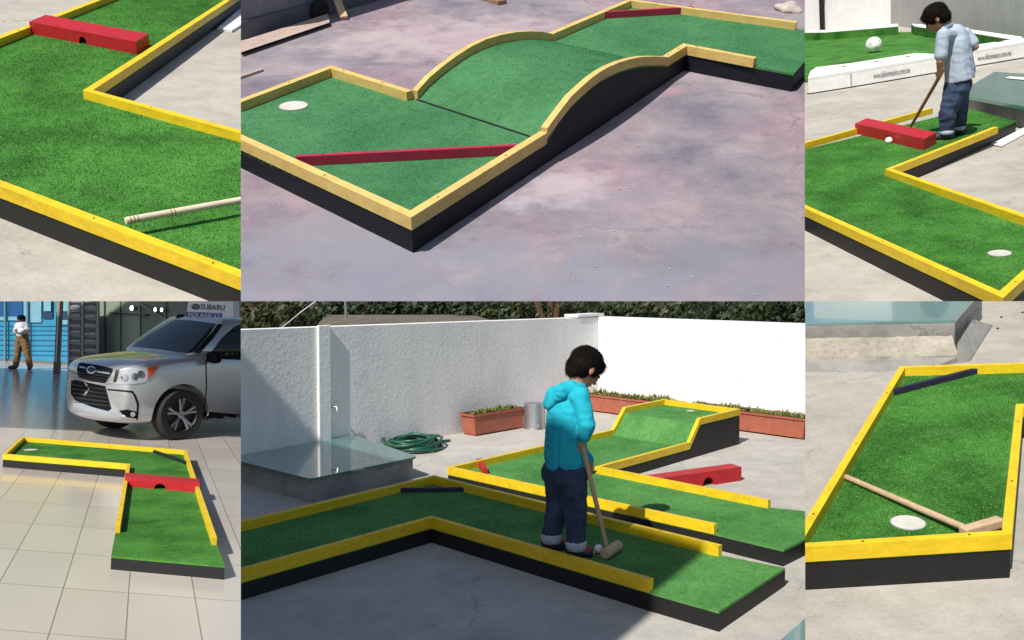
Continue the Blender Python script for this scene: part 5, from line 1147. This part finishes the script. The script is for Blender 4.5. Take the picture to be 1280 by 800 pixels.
for x, y in ((330, 415), (385, 408), (420, 395)): patch('bulb_reflector', 'chrome', z2(*[(x + 19 * math.cos(a), y + 19 * math.sin(a)) for a in [k * math.pi / 7 for k in range(14)]]), .016, hl, 3)
patch('bumper_crease', 'car_black', z2((236, 476), (375, 488), (392, 510), (410, 560), (404, 648), (396, 648), (398, 562), (382, 515), (368, 497), (238, 484)), .008, None, 4)
fg = patch('fog_lamp', 'car_black', z2((300, 596), (345, 590), (395, 600), (400, 640), (345, 632), (315, 612)), .008); patch('fog_bulb', 'lamp_glass', z2(*[(376 + 14 * math.cos(a), 616 + 14 * math.sin(a)) for a in [k * math.pi / 7 for k in range(14)]]), .016, fg, 3)
patch('door_gap', 'car_black', z2((772, 318), (778, 318), (782, 470), (770, 590), (764, 590), (776, 470)), .004, None, 4)
patch('lower_cladding', 'car_black', z2((762, 598), (1010, 622), (1010, 700), (762, 660)), .006, None, 5)
for x, sy in ((1.33, 1), (-1.31, 1), (1.33, -1), (-1.31, -1)):
    c0 = cp(x, sy * .79, .335); ax = (CX, CZ, CL * sy)
    mb = MB(P); mb.lathe(c0, [(.225, -.10), (.31, -.11), (.335, -.085), (.337, 0), (.335, .075), (.31, .105), (.235, .10)], 40, ax, caps=False); ty = mb.build('wheel', 'tyre_rubber', car, smooth=40)
    mb = MB(P); mb.lathe(c0, [(.235, -.05), (.236, .088), (.225, .098), (.214, .085), (.205, .02), (.05, .015)], 40, ax); mb.build('rim', 'alloy_dark', ty, smooth=30)
    mb = MB(P)
    for k in range(5):
        for o_ in (-.16, .16):
            a = k * 2 * math.pi / 5 + .3; u = CX * math.cos(a) + CZ * math.sin(a); u2 = CX * math.cos(a + o_) + CZ * math.sin(a + o_); mb.tube([c0 + u * .04 + CL * sy * .06, c0 + u.lerp(u2, .5) * .12 + CL * sy * .075, c0 + u2 * .218 + CL * sy * .085], [.022, .019, .022], 6)
    mb.lathe(c0, [(.05, .03), (.05, .08), (.03, .088)], 16, ax); mb.build('spokes', 'alloy', ty, smooth=35)
for sy in (1,):
    mb = MB(P); mb.lathe(cp(.95, .985, 1.10), [(.0, -.13), (.07, -.11), (.085, 0), (.07, .11), (.0, .13)], 14, (CX * .7, CZ, CL)); mr = mb.build('mirror', 'car_black', car, smooth=50); mb = MB(P); mb.tube([cp(.96, .84, 1.06), cp(.96, .92, 1.07)], .025, 8); mb.build('mirror_arm', 'car_black', mr)
# roof sign
qd = cp(.30, .05, 1.62).y
so0, so1 = P.d(232, 397.2, qd), P.d(291.5, 396, qd); so1.z = so0.z
sg = thing(P, 'roof_sign', so0.lerp(so1, .5), 'white and blue lettered sign board standing on the roof of the silver car', 'sign')
sd_ = (so1 - so0).normalized(); sn = Vector((sd_.y, -sd_.x, 0)); W_ = (so1 - so0).length; pxm = W_ / 59.5
def srect(x0, y0, x1, y1, off, th, nm, m):   # in sign pixels: x from the left end, y up from the foot
    b_ = so0 + sn * off; mb = MB(P); pts = [b_ + sd_ * x * pxm + CZ * y * pxm for x, y in ((x0, y0), (x1, y0), (x1 - (1 if y1 > 12 else 0), y1), (x0 + (3 if y1 > 12 else 0), y1))]
    mb.loops([pts, [p - sn * th for p in pts]]); return mb.build(nm, m, sg)
srect(0, 0, 59.5, 24, 0, .30, 'board', 'sign_white'); srect(.3, .6, 45.5, 7.6, .006, .005, 'blue_strip', 'sign_blue')
text(P, 'lettering', 'SUBARU', so0 + sn * .008 + sd_ * 33.5 * pxm + CZ * 14.2 * pxm, sd_, CZ, (8.2 * pxm, 9.5 * pxm), 'sign_ink', sg)
text(P, 'lettering', 'POLANCO', so0 + sn * .012 + sd_ * 23 * pxm + CZ * 4.1 * pxm, sd_, CZ, (8.3 * pxm, 6.5 * pxm), 'sign_white', sg)
mb = MB(P); ec = so0 + sn * .003 + sd_ * 12.2 * pxm + CZ * 14.4 * pxm; mb.lathe(ec, [(5.4 * pxm, 0), (5.4 * pxm, .006)], 28, (sd_, CZ * .68, sn)); mb.build('emblem', 'sign_ink', sg)
for x, y, r in ((9.5, 15.0, .95), (12.6, 15.6, .6), (14.4, 14.9, .6), (13.2, 13.4, .6), (15.6, 13.6, .55), (11.5, 13.2, .5)):
    mb = MB(P); mb.lathe(so0 + sn * .009 + sd_ * x * pxm + CZ * y * pxm, [(r * pxm, 0), (r * pxm, .003)], 4, (sd_, CZ, sn)); mb.build('emblem_star', 'sign_white', sg)
mb = MB(P); mb.tube([P.d(221, 399, qd) , P.d(223.5, 395, qd), P.d(228, 395, qd), P.d(231, 398.5, qd)], .03, 8); mb.build('roof_bar', 'car_black', car, smooth=40)
# ---- unseen slab on posts, added high up to throw shade on the car
rfb = thing(P, 'added_shade_slab', (-14, 9, 9.8), 'plain high slab added out of view to shade the car in the showroom', 'roof')
mb = MB(P); mb.prism([(-27, 2.9), (-7.2, 2.9), (-7.2, 15.6), (-27, 15.6)], 9.8, 10.1); mb.build('shade_slab', 'plinth_grey', rfb, clip=False)
for x in (-26, -17):
    mb = MB(P); mb.box((x, 3.4, 4.9), (.3, .3, 9.79)); mb.build('shade_slab_post', 'column_dark', rfb, clip=False)
# ---- man with folded arms
M_['khaki'] = simple('brown_khaki_trousers', (.20, .115, .045), (.14, .08, .03), 6, .9); M_['man_shirt'] = simple('white_shirt', (.55, .58, .60), (.45, .48, .50), 8, .9); M_['vest'] = simple('brown_vest', (.22, .17, .10), rough=.9)
D = g(27, 461.5).y; k = D / 1100
def J(x, y, dd=0.0): return P.d(x, y, D + dd)
man = thing(P, 'person', g(28, 461.5), 'standing man in white shirt and brown trousers with folded arms by the blue storefront', 'person')
hipA, hipB = J(25, 424), J(30.5, 424); fa, fb = J(19.5, 459, 0), J(37.5, 459.5, 0); hs_ = .125; hc_ = J(26.5, 399.5); HR = frame(Vector((-.15, -1, 0)), rad(10))
hp_, hpf = head_prims(hc_, HR, hs_)
body(P, 'body', hp_ + [('cap', J(26.5, 407), hc_ - CZ * .05, .06, .055), ('cap', J(26.5, 410), J(27.5, 422), .14, .12), ('cap', hipA, J(22, 441), .085, .055), ('cap', J(22, 441), fa, .055, .035), ('cap', hipB, J(34, 441), .085, .055), ('cap', J(34, 441), fb, .055, .035)]
     + hand_prims(J(22.5, 413.5, -.22), None, Vector((-1, 0, .1)), Vector((0, 0, 1)), .08, Vector((0, 1, 0)), .3) + hand_prims(J(31.5, 413, -.2), None, Vector((1, 0, .1)), Vector((0, 0, 1)), .08, Vector((0, 1, 0)), .3), .011, 'skin_dark', man, smooth=2)
face_parts(P, hpf, HR, hs_, man, [('ell', hpf(0, -.1, .42), (.78 * hs_, .92 * hs_, .66 * hs_), HR), ('ell', hpf(0, -.4, 0), (.7 * hs_, .55 * hs_, .6 * hs_), HR)], vox=.012)
body(P, 'shirt', [('cap', J(23, 407.5), J(30.5, 407.5), .10, .10), ('cap', J(26.8, 409), J(27.5, 419), .17, .15), ('cap', J(22.2, 407.5), J(20.2, 414.5, -.05), .085, .075), ('cap', J(20.2, 414.5, -.05), J(29, 413.2, -.24), .075, .06), ('cap', J(31.5, 407.5), J(34.2, 414, -.05), .085, .075), ('cap', J(34.2, 414, -.05), J(25, 414.5, -.24), .075, .06)], .012, 'man_shirt', man, smooth=4, wrinkle=.012, wscale=8)
body(P, 'trousers', [('cap', J(26, 420.5), J(29, 420.5), .145, .145), ('cap', hipA, J(22, 441), .125, .095), ('cap', J(22, 441), J(19.7, 457), .095, .08), ('cap', hipB, J(34, 441), .125, .095), ('cap', J(34, 441), J(37.3, 457), .095, .08)], .012, 'khaki', man, smooth=4, wrinkle=.014, wscale=7)
for f_, dx in ((fa, -.09), (fb, .05)): body(P, 'shoe', [('cap', Vector((f_.x, f_.y, .055)), Vector((f_.x + dx, f_.y - .13, .045)), .06, .05)], .012, 'shoe', man, smooth=2)

for o_ in bpy.data.objects:
    if '_b' in o_: del o_['_b']
